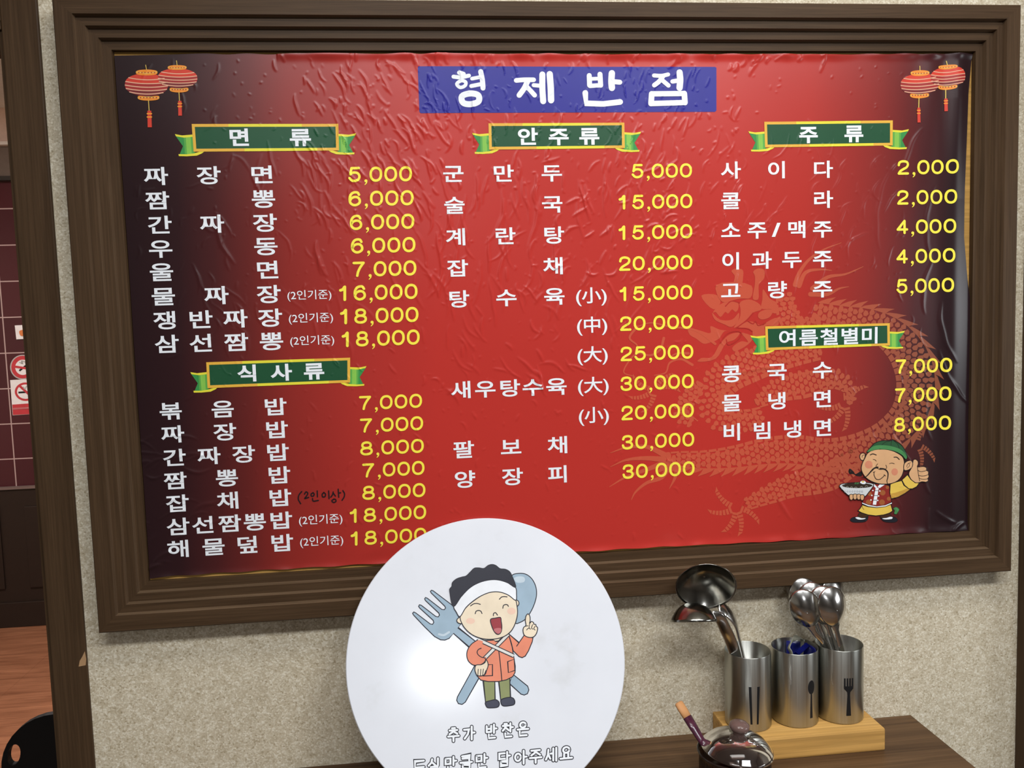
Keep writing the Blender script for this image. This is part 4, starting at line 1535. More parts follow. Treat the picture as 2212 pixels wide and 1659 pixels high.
fork = [(522, 565), (330, 420), (315, 415), (305, 425), (312, 440), (440, 565), (448, 582), (436, 598), (412, 596), (275, 490), (258, 484), (250, 496), (258, 512), (384, 630), (390, 650), (378, 667), (355, 662), (220, 558), (202, 552), (193, 566), (203, 582), (330, 698), (337, 718), (325, 737), (303, 733), (165, 628), (148, 620), (137, 632), (145, 648), (250, 760), (345, 852), (400, 882), (440, 885), (480, 870), (522, 822), (690, 970), (740, 905), (566, 768), (600, 725)]
pr.outlined(fork, STB, NAVY, w, False)
pr.stroke([(385, 830), (430, 838), (480, 810)], 20, STH)
pr.outlined([(803, 1270), (912, 1270), (915, 1445), (825, 1475)], OLV, NAVY, w, False)
pr.outlined([(948, 1265), (1053, 1240), (1060, 1425), (968, 1450)], OLV, NAVY, w, False)
pr.outlined([(823, 1474), (870, 1456), (925, 1448), (950, 1468), (955, 1492), (942, 1515), (880, 1524), (842, 1521), (828, 1502)], SHOE, NAVY, w)
pr.outlined([(970, 1450), (1050, 1425), (1085, 1433), (1101, 1462), (1095, 1490), (1060, 1502), (990, 1505), (975, 1490)], SHOE, NAVY, w)
pr.outlined([(1045, 828), (1140, 910), (1190, 838), (1272, 862), (1265, 900), (1230, 985), (1200, 1035), (1170, 1050), (1140, 1040), (1085, 985), (1070, 920)], COAT, NAVY, w, False)
pr.outlined([(748, 882), (830, 890), (900, 885), (1040, 825), (1075, 950), (1090, 1040), (1105, 1130), (1103, 1190), (1080, 1230), (1020, 1260), (950, 1275), (850, 1276), (780, 1262), (742, 1220), (735, 1150), (700, 1000)], COAT, NAVY, w, False)
pr.stroke([(1118, 942), (1142, 908)], w, NAVY)
pr.outlined([(1190, 838), (1178, 795), (1185, 765), (1205, 748), (1200, 700), (1208, 655), (1225, 638), (1240, 655), (1245, 700), (1240, 728), (1258, 710), (1278, 722), (1280, 735), (1298, 738), (1302, 755), (1314, 765), (1312, 800), (1295, 838), (1270, 858), (1225, 858)], FACE, NAVY, w)
for st in ([(1240, 735), (1236, 770), (1248, 782)], [(1268, 740), (1258, 772), (1270, 782)], [(1290, 755), (1280, 780), (1292, 790)], [(1212, 790), (1222, 778), (1236, 772)], [(1200, 755), (1225, 750)]):
    pr.stroke(st, 7, NAVY)
pr.stroke([(948, 975), (965, 1120), (978, 1265)], w, NAVY)
pr.stroke([(838, 1118), (890, 1115), (890, 1220), (800, 1223)], w, NAVY, smooth=False)
pr.stroke([(1033, 1088), (1095, 1065), (1103, 1170), (1040, 1192)], w, NAVY, smooth=False, closed=True)
pr.poly([(890, 880), (920, 902), (950, 902), (975, 870)], NAVY, False)
pr.poly([(890, 876), (918, 892), (946, 888), (970, 862)], FACE, False)
pr.poly([(938, 905), (975, 860), (965, 900), (945, 915)], NAVY, False)
for a_, b_ in (((1040, 830), (815, 1058)), ((755, 880), (1090, 1034))):
    pr.stroke([a_, b_], 40, NAVY, smooth=False, caps=False)
    pr.stroke([a_, b_], 24, STRAP, smooth=False, caps=False)
pr.poly([(748, 886), (690, 925), (655, 980), (648, 1035), (665, 1085), (705, 1118), (755, 1122), (800, 1105), (825, 1072), (830, 1045), (800, 1048), (770, 1040), (748, 1010), (770, 970), (790, 930), (800, 900)], COAT)
pr.stroke([(748, 884), (690, 925), (655, 980), (648, 1035), (665, 1085), (705, 1118), (755, 1122), (800, 1105), (824, 1074), (818, 1055), (785, 1046), (752, 1020), (745, 995), (760, 972), (783, 962)], w, NAVY)
pr.outlined([(735, 1122), (724, 1160), (732, 1195), (745, 1218), (760, 1222), (778, 1223), (794, 1220), (806, 1215), (822, 1205), (834, 1170), (848, 1130), (845, 1095), (828, 1070), (820, 1095), (785, 1116)], FACE, NAVY, w)
for st in ([(756, 1160), (752, 1215)], [(780, 1160), (776, 1220)], [(804, 1158), (797, 1218)], [(828, 1172), (812, 1212)]):
    pr.stroke(st, 7, NAVY, smooth=False)
pr.outlined([(592, 668), (565, 680), (553, 700), (565, 722), (598, 728)], FACE, NAVY, w)
pr.outlined([(1105, 508), (1130, 515), (1139, 540), (1128, 562), (1108, 560)], FACE, NAVY, w)
pr.outlined([(585, 665), (640, 580), (720, 510), (800, 460), (880, 433), (960, 433), (1040, 460), (1107, 507), (1120, 560), (1126, 620), (1118, 680), (1095, 750), (1060, 805), (1010, 845), (940, 870), (860, 878), (780, 868), (700, 835), (640, 785), (605, 735)], FACE, NAVY, w)
pr.ellipse((682, 705), 42, 28, BLUSH)
pr.ellipse((1068, 612), 40, 32, BLUSH)
pr.outlined([(525, 570), (600, 470), (680, 390), (760, 345), (850, 320), (930, 317), (1020, 340), (1107, 390), (1116, 450), (1110, 510), (1040, 462), (960, 433), (880, 433), (800, 460), (720, 508), (640, 578), (580, 665), (548, 620)], BAND, NAVY, w)
pr.outlined([(523, 568), (488, 430), (487, 405), (507, 378), (512, 345), (550, 310), (600, 292), (640, 282), (680, 245), (720, 208), (760, 205), (810, 210), (850, 182), (885, 173), (920, 182), (960, 212), (1010, 218), (1050, 240), (1077, 290), (1107, 388), (1020, 338), (930, 315), (850, 318), (760, 343), (680, 388), (600, 468)], CAPK, NAVY, w)
for st in ([(683, 563), (710, 545), (740, 540), (775, 548)], [(955, 500), (975, 480), (1000, 475), (1027, 478)], [(727, 637), (735, 614), (758, 606), (780, 613), (791, 635)], [(987, 585), (993, 560), (1012, 550), (1030, 553), (1040, 567)], [(898, 655), (900, 635), (918, 627), (937, 650)]):
    pr.stroke(st, w, NAVY)
pr.outlined([(872, 690), (915, 678), (965, 673), (972, 710), (978, 755), (972, 805), (955, 828), (935, 831), (910, 810), (885, 760)], MOU, NAVY, w)
pr.poly([(902, 787), (930, 772), (972, 777), (966, 812), (948, 826), (918, 812)], TON)
o = pr.build('child_cook_print', sign)
o['label'] = 'cartoon child in a black cap and coral coat with fork and spoon'
# outlined round-ended lettering below the cartoon
LINK = plain('lettering_black', (30, 28, 36), 0.35)
A_ = [([(.76, 0), (.76, .62)]), ([(.76, .3), (1, .3)])]
AL = [([(.76, .02), (.76, .98)]), ([(.76, .48), (1.02, .48)])]
NI = [([(.28, .72), (.28, .98), (.86, .98)])]
RING = lambda cx, cy, rx, ry: ell(cx, cy, rx, ry, 18, 2) + [(cx + rx, cy)]
SYL = {
    'chu': [[(.36, .03), (.64, .03)], [(.14, .19), (.86, .19)], [(.5, .2), (.38, .34), (.13, .46)], [(.54, .3), (.86, .46)], [(0, .63), (1, .63)], [(.5, .63), (.5, 1)]],
    'ga': [[(.04, .22), (.5, .22), (.4, .56), (.1, .88)]] + AL,
    'ban': [[(.08, .08), (.08, .53)], [(.5, .08), (.5, .53)], [(.08, .29), (.5, .29)], [(.08, .53), (.5, .53)]] + A_ + NI,
    'chan': [[(.2, .02), (.42, .02)], [(.04, .16), (.58, .16)], [(.32, .17), (.24, .36), (.04, .52)], [(.34, .32), (.6, .52)]] + A_ + NI,
    'eun': [RING(.5, .2, .26, .19), [(0, .52), (1, .52)], [(.2, .68), (.2, .98), (.85, .98)]],
    'deu': [[(.9, .08), (.14, .08), (.14, .55), (.9, .55)], [(0, .9), (1, .9)]],
    'sil': [[(.32, .04), (.26, .28), (.02, .5)], [(.3, .26), (.58, .48)], [(.82, 0), (.82, .52)], [(.2, .62), (.82, .62), (.82, .79), (.2, .79), (.2, .98), (.86, .98)]],
    'man': [[(.08, .1), (.5, .1), (.5, .5), (.08, .5), (.08, .1)]] + A_ + NI,
    'keum': [[(.15, .03), (.8, .03), (.76, .36)], [(.18, .2), (.78, .2)], [(0, .5), (1, .5)], [(.2, .66), (.8, .66), (.8, .98), (.2, .98), (.2, .66)]],
    'dam': [[(.54, .08), (.08, .08), (.08, .48), (.56, .48)], [(.76, 0), (.76, .56)], [(.76, .28), (1, .28)], [(.22, .68), (.78, .68), (.78, .98), (.22, .98), (.22, .68)]],
    'a': [RING(.27, .47, .24, .27)] + AL,
    'ju': [[(.12, .08), (.86, .08)], [(.5, .1), (.4, .28), (.12, .43)], [(.54, .22), (.88, .43)], [(0, .62), (1, .62)], [(.5, .62), (.5, 1)]],
    'se': [[(.24, .12), (.2, .5), (.02, .84)], [(.23, .45), (.4, .8)], [(.42, .42), (.64, .42)], [(.66, .05), (.66, .95)], [(.92, .02), (.92, .98)]],
    'yo': [RING(.5, .25, .27, .21), [(.32, .52), (.32, .86)], [(.67, .52), (.67, .86)], [(0, .87), (1, .87)]],
}
for names, xs_, y0, y1, gw, gh in (('chu ga ban chan eun', (979.5, 1013, 1061, 1096.5, 1129.5), 1586.5, 1574.5, 23, 29),
                                   ('deu sil man keum man dam a ju se yo', (905.5, 938, 973, 1007, 1040, 1089, 1124.5, 1157, 1191, 1223), 1656, 1627, 25, 29)):
    pr = Print(disc_plane, 0.00015, 0.00001, maxedge=0.05)
    names = names.split()
    sl = (y1 - y0) / (xs_[-1] - xs_[0])
    for wd_, mt_, ly in ((8.0, LINK, 1), (4.3, WHITE, 4)):
        for nm_, xc in zip(names, xs_):
            yc = y0 + sl * (xc - xs_[0])
            for st in SYL[nm_]:
                q = [(xc + (u - .5) * gw, yc + (v - .5) * gh + sl * (u - .5) * gw) for u, v in st]
                pr.stroke(q, wd_, mt_, len(st) > 8, False, 2)
    pr.build('lettering', sign)

# ------------------------------------------------------------------ utensil holder
ZBL = ZS + 0.036
box_o = box('wooden_block', (0.455, -0.1025, ZS), (0.7025, -0.0015, ZBL), BEECH, None, 0.003)
tag(box_o, 'honey coloured wooden block carrying three steel cups', 'stand')
CUPH = 0.1215
CY = -0.046
cups = []
for i, (cx, r, what) in enumerate(((0.4995, 0.0365, 'left brushed steel cup marked with chopsticks, holding two ladles'),
                                   (0.5785, 0.0366, 'middle brushed steel cup marked with a spoon, holding blue plastic'),
                                   (0.6545, 0.0374, 'right brushed steel cup marked with a fork, full of steel spoons'))):
    z0 = ZBL + 0.0002
    e = empty('utensil_cup', (cx, CY, z0), what, 'cup', 'steel cups on the wooden block')
    t = 0.0009
    prof = [(0.0005, 0), (r - 0.002, 0), (r, 0.002), (r, CUPH - 0.0012), (r - 0.0002, CUPH - 0.0003), (r - t / 2, CUPH), (r - t, CUPH - 0.0006), (r - t, 0.002), (0.0005, 0.0015)]
    vs, fs = lathe(prof, 96, (cx, CY, z0))
    me = mesh_of('cup_body', vs, fs)
    link('cup_body', me, CUPSTEEL, e, True)
    for p_ in me.polygons:
        zc = p_.center.z
        if zc < z0 + 0.0018:
            p_.use_smooth = False
    cups.append((e, cx, r, z0))


class OnCup:
    def __init__(s, cx, cy, r):
        s.c, s.r = (cx, cy), r

    def flat(s, p):                     # p = (arc metres, height)
        return np.array(p, float)

    def place(s, u, v, lift):
        a = -math.pi / 2 + u / s.r
        rr = s.r + lift
        return np.stack([s.c[0] + rr * np.cos(a), s.c[1] + rr * np.sin(a), v], 1)


def icon(i, az, ytop, ybot, draw, name):
    e, cx, r, z0 = cups[i]
    a = math.radians(az)
    xi, yi = cx + r * math.sin(a), CY - r * math.cos(a)
    px = {0: 1633, 1: 1755, 2: 1838}[i]
    zt, zb_ = onY(px, ytop, yi)[2], onY(px, ybot, yi)[2]
    pr = Print(OnCup(cx, CY, r), 0.0001, 0.00001, (0, 0), 1.0, maxedge=0.003)
    h = zt - zb_
    draw(pr, a * r, zb_, h)
    pr.build(name, e)


icon(0, -6, 1484, 1565, lambda pr, u, z, h: [pr.poly([(u + s_ * h * 0.075, z + h), (u + s_ * h * 0.145, z + h), (u + s_ * h * 0.105 + 0.00, z), (u + s_ * h * 0.055, z)], BLACK, False) for s_ in (-1, 1)], 'chopsticks_mark')


def spoon_mark(pr, u, z, h):
    pr.ellipse((u, z + h * 0.82), h * 0.105, h * 0.185, BLACK)
    pr.poly([(u - h * 0.022, z + h * 0.66), (u + h * 0.022, z + h * 0.66), (u + h * 0.042, z), (u - h * 0.042, z)], BLACK, False)


def fork_mark(pr, u, z, h):
    for k in range(4):
        x = u + h * (-0.1 + 0.0667 * k)
        pr.poly([(x - h * 0.02, z + h), (x + h * 0.02, z + h), (x + h * 0.022, z + h * 0.76), (x - h * 0.022, z + h * 0.76)], BLACK, False)
    pr.poly([(u - h * 0.125, z + h * 0.79), (u + h * 0.125, z + h * 0.79), (u + h * 0.12, z + h * 0.72), (u + h * 0.04, z + h * 0.63), (u + h * 0.035, z + h * 0.55), (u - h * 0.035, z + h * 0.55), (u - h * 0.04, z + h * 0.63), (u - h * 0.12, z + h * 0.72)], BLACK, False)
    pr.poly([(u - h * 0.032, z + h * 0.6), (u + h * 0.032, z + h * 0.6), (u + h * 0.062, z), (u - h * 0.062, z)], BLACK, False)


icon(1, 19, 1470, 1551, spoon_mark, 'spoon_mark')
icon(2, -4.6, 1465, 1546, fork_mark, 'fork_mark')


# ---- spoons and ladles
def shell(name, nu, nv_, fn, mat, parent, thick=0.0011):
    vs, fs = [], []
    for i in range(nu):
        for j in range(nv_):
            vs.append(fn(i / (nu - 1), j / nv_))
    for i in range(nu - 1):
        for j in range(nv_):
            k = (j + 1) % nv_
            fs.append((i * nv_ + j, i * nv_ + k, (i + 1) * nv_ + k, (i + 1) * nv_ + j))
    me = mesh_of(name, vs, fs)
    o = link(name, me, mat, parent, True)
    md = o.modifiers.new('thickness', 'SOLIDIFY')
    md.thickness = thick
    md.offset = 0
    return o


def frame_of(axis, normal):
    y = Vector(axis).normalized()
    z = Vector(normal)
    z = (z - y * z.dot(y)).normalized()
    x = y.cross(z)
    return x, y, z


def make_spoon(base, bowl_c, back, lean, L_, Wd, dep, label, group):
    """base: end of the handle; bowl_c: bowl centre; back: direction the convex side faces; lean: bowl axis"""
    base, bowl_c = Vector(base), Vector(bowl_c)
    x, y, z = frame_of(lean, back)
    e = empty('soup_spoon', tuple(base), label, 'spoon', group)

    def bowl(u, v_):
        r = u
        a = 2 * math.pi * v_
        cx_, cy_ = math.cos(a), math.sin(a)
        egg = 1 - 0.30 * abs(cy_) ** 1.6 if cy_ < 0 else 1 + 0.10 * cy_
        px = Wd / 2 * r * cx_ * egg
        py = L_ / 2 * r * cy_
        pz = dep * (1 - r ** 2.0) - 0.25 * dep * (r * max(0, -cy_)) ** 2
        return tuple(bowl_c + x * px + y * py + z * pz)
    shell('bowl', 16, 48, lambda u, v_: bowl(max(u, 0.02), v_), SHINY, e)
    n = bowl_c - y * (L_ / 2 - 0.004) - z * 0.0022
    d = (base - n)
    p1 = n - y * 0.010 + d * 0.04
    zr = c3z + CUPH
    pr_ = n + d * ((zr - n.z) / (base.z - n.z))
    off = Vector((pr_.x - c3x, pr_.y - CY, 0))
    if off.length > c3r - 0.008:
        off *= (c3r - 0.008) / off.length
    pr_ = Vector((c3x + off.x, CY + off.y, zr))
    p1 = n - y * 0.010 + (pr_ - n) * 0.05
    path = catmull([tuple(n), tuple(p1), tuple(pr_), tuple(base)], 7)
    k = len(path)
    vs, fs = tube([tuple(p) for p in path], [0.0085 - 0.0045 * min(1, i / 6) + 0.001 * i / k for i in range(k)], 10, 0.26, z)
    link('handle', mesh_of('handle', vs, fs), SHINY, e, True)
    return e


e3, c3x, c3r, c3z = cups[2]


def pt(px, py, Y):
    return onY(px, py, Y)


sp = [  # bowl centre px, depth Y, base offset in the cup, back normal, lean, width, label
    (1799, 1288, -0.026, (0.022, 0.018), (0.28, -0.9, 0.3), (-0.15, 0.0, 1), 0.050, 'soup spoon at the upper right back of the right cup, top edge catching light'),
    (1722, 1290, -0.020, (0.018, 0.019), (-0.85, -0.2, 0.1), (-0.34, 0.1, 1), 0.042, 'soup spoon furthest left in the right cup, turned edge on'),
    (1739, 1290, -0.035, (0.020, 0.010), (-0.22, -0.92, 0.25), (-0.34, 0.0, 1), 0.048, 'soup spoon at the upper left of the bunch in the right cup'),
    (1757, 1300, -0.046, (0.021, 0.002), (-0.15, -0.95, 0.2), (-0.30, 0.0, 1), 0.048, 'soup spoon in the centre of the bunch in the right cup'),
    (1740, 1316, -0.069, (0.014, -0.007), (-0.3, -0.93, 0.12), (-0.36, 0.0, 1), 0.048, 'soup spoon lowest on the left of the bunch in the right cup'),
    (1780, 1309, -0.058, (0.025, -0.004), (-0.1, -0.95, 0.15), (-0.24, 0.0, 1), 0.048, 'soup spoon half hidden just left of the foremost one in the right cup'),
    (1798, 1312, -0.081, (0.026, -0.013), (0.10, -0.95, 0.15), (-0.22, 0.0, 1), 0.049, 'foremost soup spoon in the right cup, back of its bowl fully shown'),
]
for px, py, Y, (bx, by), bk_, ln_, wd_, lab in sp:
    bc = pt(px, py, Y)
    make_spoon((c3x + bx, CY + by * 0.9, c3z + 0.004), bc, bk_, ln_, 0.068, wd_, 0.012, lab, 'steel spoons in the right cup')


def make_ladle(c, opening, r, dep, pw, neck_path, widths, label, up_):
    e = empty('ladle', tuple(neck_path[-1]), label, 'ladle', 'ladles in the left cup')
    c = Vector(c)
    z = Vector(opening).normalized()
    x, y, z = frame_of(Vector((1, 0, 0)) - z * z.x, z)

    def bowl(u, v_):
        a = 2 * math.pi * v_
        return tuple(c + x * (r * u * math.cos(a)) + y * (r * u * math.sin(a)) - z * (dep * (1 - u ** pw)))
    shell('bowl', 20, 64, lambda u, v_: bowl(max(u, 0.02), v_), SATIN, e, 0.0012)
    path = catmull([tuple(p) for p in neck_path], 6)
    k = len(path)
    wl = np.interp(np.linspace(0, 1, k), np.linspace(0, 1, len(widths)), widths)
    vs, fs = tube([tuple(p) for p in path], list(wl), 12, 0.22, up_)
    link('handle', mesh_of('handle', vs, fs), SHINY, e, True)
    return e


e1, c1x, c1r, c1z = cups[0]
# lower ladle: upturned dome
d0 = pt(1499, 1343, -0.085)
make_ladle(d0, (-0.05, -0.34, -0.93), 0.0365, 0.028, 2.6,
           [pt(1538, 1327, -0.088), pt(1552, 1333, -0.086), pt(1568, 1362, -0.076), pt(1584, 1400, -0.062), np.array([c1x + 0.006, CY - 0.004, c1z + 0.004])],
           [0.006, 0.0085, 0.0095, 0.0095, 0.008], 'lower steel ladle upturned like a dome beside the left cup', (-0.45, -0.8, 0.3))
# upper ladle: hollow turned to the room
d1 = pt(1525, 1268, -0.074)
make_ladle(d1, (-0.20, -0.88, -0.42), 0.0468, 0.024, 2.2,
           [pt(1552, 1314, -0.066), pt(1566, 1318, -0.062), pt(1586, 1340, -0.060), pt(1597, 1378, -0.054), np.array([c1x + 0.018, CY + 0.006, c1z + 0.004])],
           [0.006, 0.0135, 0.0125, 0.008, 0.0075], 'upper steel ladle with its dark hollow turned forward above the left cup', (0.7, -0.5, 0.5))

# ---- things in the middle cup
e2, c2x, c2r, c2z = cups[1]
BLUEP = NT('blue_plastic')
BLUEP.color(BLUEP.ramp(BLUEP.noise(BLUEP.coords(), 60), [(0.3, (24, 28, 104)), (0.7, (30, 36, 124))]))
BLUEP.set(Roughness=0.22)
zt2 = c2z + CUPH
# ribbed blue strip: a row of stepped ridges along a bowed band
bowp = [pt(1721, 1412, -0.068), pt(1730, 1404, -0.059), pt(1738, 1397, -0.050), pt(1746, 1391, -0.042)]
bp = [np.array(p) for p in catmull(bowp, 5)]
vs, fs = [], []
n_ = len(bp)
for i, p in enumerate(bp):
    st = 0.0020 if i % 2 == 0 else 0.0
    a = np.array([-0.0050, -0.0035, 0.0045])
    out = np.array([0.35, -0.75, 0.5])
    for s_ in (-1, 1):
        vs.append(p + a * s_ + out * st)
    for s_ in (1, -1):
        vs.append(p + a * s_ - out * 0.003 + np.array([0, 0, -0.002]))
for i in range(n_ - 1):
    for k in range(4):
        j = (k + 1) % 4
        fs.append((i * 4 + k, i * 4 + j, (i + 1) * 4 + j, (i + 1) * 4 + k))
fs += [(3, 2, 1, 0), tuple((n_ - 1) * 4 + k for k in range(4))]
be = empty('ribbed_strip', (c2x + 0.008, CY, c2z + 0.004), 'glossy blue ribbed plastic strip inside the middle steel cup', 'plastic strip')
link('ribs', mesh_of('ribs', vs, fs), BLUEP.m, be)
vs, fs = [], []
m_ = 10
for i in range(m_):
    a = math.radians(-62 + 150 * i / (m_ - 1))
    for z_ in (c2z + 0.003, zt2 - 0.012, zt2 - 0.0045):
        rr = c2r - 0.0035
        vs.append((c2x + rr * math.cos(a), CY + rr * math.sin(a), z_))
for i in range(m_ - 1):
    for k in range(2):
        fs.append((i * 3 + k, (i + 1) * 3 + k, (i + 1) * 3 + k + 1, i * 3 + k + 1))
o = link('sheet', mesh_of('sheet', vs, fs), BLUEP.m, be, True)
md = o.modifiers.new('thickness', 'SOLIDIFY')
md.thickness = 0.001
# grey translucent looped band
pth = [np.array([c2x - 0.008, CY - 0.012, c2z + 0.004]), pt(1709, 1410, -0.060), pt(1704, 1400, -0.056), pt(1709, 1388, -0.050), pt(1716, 1379, -0.042), pt(1727, 1377, -0.034), pt(1733, 1384, -0.030), np.array([c2x + 0.004, CY + 0.02, c2z + 0.004])]
path = catmull([tuple(p) for p in pth], 6)
vs, fs = tube([tuple(p) for p in path], 0.0042, 10, 0.3, (1, 0.3, 0.2))
GREYP = plain('grey_plastic', (128, 126, 112), 0.35)
o = link('looped_band', mesh_of('looped_band', vs, fs), GREYP, None, True)
tag(o, 'grey looped plastic band standing in the middle steel cup', 'band')

# ------------------------------------------------------------------ condiment jar with lid and spoon
JC = np.array([0.4285, -0.172])
JR, JH = 0.0535, 0.062
jar = empty('condiment_jar', (JC[0], JC[1], ZS), 'brown glass condiment jar with ribbed sides in front of the wooden block', 'jar')
GLB = NT('brown_glass')
GLB.set(Roughness=0.06, IOR=1.45)
GLB.b.inputs['Base Color'].default_value = lin((118, 92, 86))
GLB.b.inputs['Transmission Weight'].default_value = 0.94
GLB.color(GLB.ramp(GLB.noise(GLB.coords(), 30), [(0.3, (128, 108, 100)), (0.7, (142, 121, 113))]))


def rib(r, a, k):
    return r + (0.0011 * math.cos(a * 44) if 2 <= k <= 6 else 0)


prof = [(0.0005, 0), (0.040, 0), (0.045, 0.003), (0.049, 0.015), (0.0505, 0.03), (0.0505, 0.045), (0.0495, 0.054), (0.0535, 0.059), (0.0545, 0.062), (0.0525, 0.0625), (0.0475, 0.056), (0.047, 0.03), (0.042, 0.006), (0.0005, 0.005)]
vs, fs = lathe(prof, 176, (JC[0], JC[1], ZS + 0.0003), rib)
link('jar_body', mesh_of('jar_body', vs, fs), GLB.m, jar, True)
vs, fs = lathe([(0.0005, 0.0065), (0.041, 0.0075), (0.0465, 0.03), (0.0468, 0.046), (0.0005, 0.0465)], 64, (JC[0], JC[1], ZS + 0.0003))
o = link('sauce', mesh_of('sauce', vs, fs), plain('dark_sauce', (46, 24, 18), 0.25), jar, True)
o['label'] = 'dark brown sauce filling the jar'
# lid, propped up on the left by the spoon
lid = empty('glass_lid', (JC[0] + 0.004, JC[1], ZS + 0.0645), 'domed brown glass lid with round knob resting tilted on the jar', 'lid')
lp = [(0.0005, 0.0235), (0.014, 0.0228), (0.028, 0.0195), (0.040, 0.0135), (0.047, 0.0070), (0.0505, 0.0022), (0.0525, 0.0005), (0.0525, -0.0012), (0.0500, -0.0008), (0.0460, 0.0045), (0.039, 0.0108), (0.027, 0.0168), (0.014, 0.0200), (0.0005, 0.0206)]
TL_ = Matrix.Translation(lid.location) @ Matrix.Rotation(math.radians(5.0), 4, 'Y') @ Matrix.Rotation(math.radians(2), 4, 'X')
vs, fs = lathe(lp, 96)
vs = [tuple(TL_ @ Vector(v_)) for v_ in vs]
link('dome', mesh_of('dome', vs, fs), GLB.m, lid, True)
kp = [(0.0005, 0.0225), (0.009, 0.0230), (0.0085, 0.0260), (0.0125, 0.0285), (0.0150, 0.0330), (0.0142, 0.0372), (0.0105, 0.0402), (0.0055, 0.0416), (0.0005, 0.0419)]
vs, fs = lathe(kp, 48)
vs = [tuple(TL_ @ Vector(v_)) for v_ in vs]
KN = plain('brown_glass_knob', (104, 82, 77), 0.1)
link('knob', mesh_of('knob', vs, fs), KN, lid, True)
# spoon
s0 = np.array([JC[0] - 0.030, JC[1] + 0.004, ZS + 0.050])
s1 = onY(1514, 1597, -0.158)
s2 = onY(1482, 1545, -0.135)
s3 = onY(1465, 1517, -0.124)
se = empty('wooden_spoon', tuple(s0), 'wooden spoon with worn plum lacquered handle standing in the condiment jar', 'spoon')
ax = s3 - s1
s0 = s1 - ax * 0.22
a1 = s1 + ax * 0.60
PLUM = NT('plum_lacquer')
PLUM.color(PLUM.ramp(PLUM.noise(PLUM.coords(), 90), [(0.3, (62, 28, 44)), (0.7, (76, 36, 54))]))
PLUM.set(Roughness=0.2)
path = [s0, s1, s1 + ax * 0.3, a1]
vs, fs = tube([tuple(p) for p in path], [0.0056, 0.0062, 0.0072, 0.0078], 14, 0.6, (0.4, -0.8, 0.3))
link('handle', mesh_of('handle', vs, fs), PLUM.m, se, True)
path = [a1 - ax * 0.02, a1 + ax * 0.2, a1 + ax * 0.37, a1 + ax * 0.40]
vs, fs = tube([tuple(p) for p in path], [0.0074, 0.0078, 0.0074, 0.0055], 14, 0.55, (0.4, -0.8, 0.3))
o = link('worn_tip', mesh_of('worn_tip', vs, fs), plain('bare_spoon_wood', (190, 136, 88), 0.6), se, True)
o['label'] = 'bare wooden tip where the plum lacquer has worn off'

# ------------------------------------------------------------------ seen through the doorway
# no-smoking signs on the tiles
yb = YF - 0.0006


def far_plane(d):
    return OnPlane((0, YF - d, 0), (1, 0, 0), (0, 0, 1), (0, -1, 0))


SR, SW, SGy = plain('sign_red', (186, 58, 66), 0.4), plain('sign_white', (226, 222, 224), 0.4), plain('sign_grey', (176, 172, 172), 0.4)


def plate(name, pts, mat, parent=None, smooth=True, depth=0.003):
    P2 = [onY(x, y, YF) for x, y in pts]
    if smooth:
        P2 = catmull(P2, 5, True)
    n = len(P2)
    vs = [(p[0], YF - depth, p[2]) for p in P2] + [(p[0], YF, p[2]) for p in P2]
    fs = [tuple(range(n)), tuple(range(2 * n - 1, n - 1, -1))] + [(i, n + i, n + (i + 1) % n, (i + 1) % n) for i in range(n)]
    bm = bmesh.new()
    bv = [bm.verts.new(v_) for v_ in vs]
    for f_ in fs:
        bm.faces.new([bv[i] for i in f_])
    return link(name, bm_mesh(name, bm), mat, parent)


def circ(cx, cy, r, n=24):
    return [(cx + r * math.cos(2 * math.pi * i / n), cy + r * math.sin(2 * math.pi * i / n)) for i in range(n)]


o = plate('no_smoking_sticker', circ(49, 793, 26.5), SGy)
tag(o, 'round red and white no smoking sticker on the dark red tiles', 'sign', 'no smoking signs on the tiles')
pr = Print(far_plane(0.003), 0.0003, 0.0003, maxedge=1)
pr.ellipse((49, 793), 24.5, 24.5, SR)
pr.ellipse((49.5, 793.5), 16.5, 16.5, SW)
pr.stroke([(42, 801), (56, 790)], 4, BLACK, smooth=False, caps=False)
pr.stroke([(43, 783), (49, 785), (47, 780), (55, 782)], 3, SGy)
pr.stroke([(33, 792), (66, 797)], 5, SR, smooth=False, caps=False)
pr.build('pictogram', o)
o = plate('no_smoking_notice', [(22.5, 821), (92, 817), (95, 893), (28, 897)], SW, None, False)
tag(o, 'square white no smoking notice with red foot, just below the round sticker', 'sign', 'no smoking signs on the tiles')
pr = Print(far_plane(0.003), 0.0003, 0.0003, maxedge=1)
pr.poly([(26.5, 874), (94, 869), (95, 893), (28, 896.5)], SR, False)
pr.ellipse((55.5, 846), 23.5, 20, SR)
pr.ellipse((55.5, 846), 18.5, 15.5, SW)
pr.stroke([(40, 848), (70, 846)], 4, BLACK, smooth=False, caps=False)
pr.stroke([(42, 833), (70, 858)], 5, SR, smooth=False, caps=False)
pr.stroke([(51, 836), (54, 840), (58, 834)], 2.5, SGy)
pr.stroke([(30, 883), (90, 879)], 4, TON, smooth=False)
pr.build('pictogram', o)
o = plate('wall_switch', [(33.5, 703), (62, 701.5), (64.5, 731.5), (37, 733)], SW, None, False, 0.008)
tag(o, 'white wall switch with orange rocker on the dark red tiles', 'switch')
plate('rocker', [(44, 715), (58, 713), (59.5, 723), (47, 725)], plain('orange_rocker', (206, 120, 70), 0.4), o, True, 0.011)

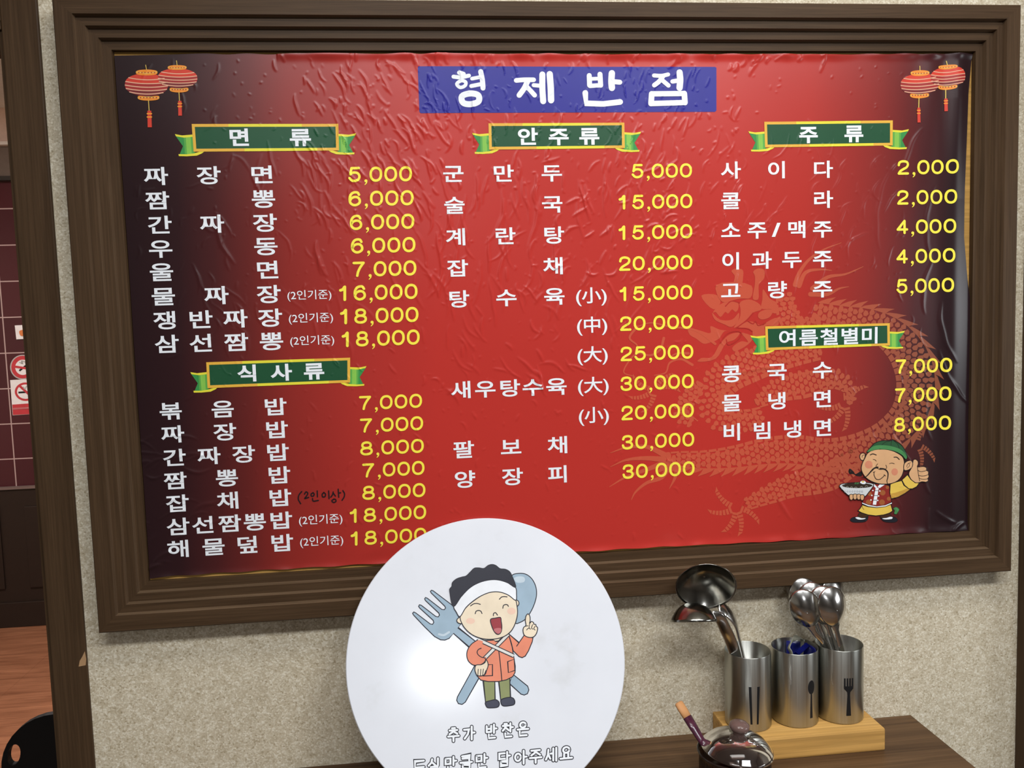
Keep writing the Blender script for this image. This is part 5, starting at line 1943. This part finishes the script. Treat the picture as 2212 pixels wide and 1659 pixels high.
# black plastic chair standing just beyond the doorway
YCH = 0.42
tl = onY(3, 1640, YCH)
tp = onY(75, 1546, YCH)
hc = onY(30, 1631, YCH)
x0, z1 = tl[0] - 0.002, tp[2] + 0.0
CW, CH_ = 0.42, 0.36
BLK = plain('black_moulded_plastic', (15, 15, 17), 0.45)
chair = empty('plastic_chair', (x0 + CW / 2, YCH + 0.2, 0), 'black moulded plastic chair with an oval handle hole beyond the doorway', 'chair')
outl = []
rad = 0.11
for cx_, cz_, a0 in ((x0 + CW - rad, z1 - rad, 0), (x0 + rad, z1 - rad, 90)):
    for k in range(10):
        a = math.radians(a0 + 90 * k / 9)
        outl.append((cx_ + rad * math.cos(a), cz_ + rad * math.sin(a)))
outl += [(x0 + 0.02, z1 - CH_), (x0 + CW - 0.02, z1 - CH_)]
hole = [(hc[0] + 0.0125 * math.cos(a) + 0.004 * math.sin(a), hc[2] + 0.022 * math.sin(a)) for a in np.linspace(0, 2 * math.pi, 24, endpoint=False)]
hole2 = [(2 * (x0 + CW / 2) - p[0], p[1]) for p in hole][::-1]
allp = outl + hole + hole2
tri = tessellate_polygon([[Vector((p[0], p[1], 0)) for p in outl], [Vector((p[0], p[1], 0)) for p in hole[::-1]], [Vector((p[0], p[1], 0)) for p in hole2[::-1]]])
allp = outl + hole[::-1] + hole2[::-1]
nn = len(allp)
bend = lambda x: YCH - 0.05 * (1 - ((x - x0 - CW / 2) / (CW / 2)) ** 2) * -1
vs = [(p[0], YCH, p[1]) for p in allp] + [(p[0], YCH + 0.016, p[1]) for p in allp]
fs = [tuple(t) for t in tri] + [tuple(nn + i for i in t[::-1]) for t in tri]
off = 0
for lp_ in (outl, hole, hole2):
    n = len(lp_)
    fs += [(off + i, off + (i + 1) % n, nn + off + (i + 1) % n, nn + off + i) for i in range(n)]
    off += n
bm = bmesh.new()
bv = [bm.verts.new(v_) for v_ in vs]
for f_ in fs:
    try:
        bm.faces.new([bv[i] for i in f_])
    except ValueError:
        pass
link('backrest', bm_mesh('backrest', bm), BLK, chair)
zseat = 0.44
bm = bmesh.new()
box_bm(bm, (x0, YCH + 0.0, zseat - 0.03), (x0 + CW, YCH + 0.42, zseat), 0.012)
link('seat', bm_mesh('seat', bm), BLK, chair)
for sx in (0, 1):
    xx = x0 + 0.02 + sx * (CW - 0.075)
    box('back_post', (xx, YCH + 0.001, zseat - 0.005), (xx + 0.035, YCH + 0.016, z1 - CH_ + 0.02), BLK, chair, 0.003)
    for y_ in (YCH + 0.02, YCH + 0.36):
        vs, fs = tube([(xx + 0.017, y_ + 0.015, zseat - 0.02), (xx + 0.017 + (sx - 0.5) * 0.06, y_ + (0.04 if y_ > YCH + 0.1 else -0.01), 0.0)], [0.02, 0.014], 12)
        link('leg', mesh_of('leg', vs, fs), BLK, chair, True)
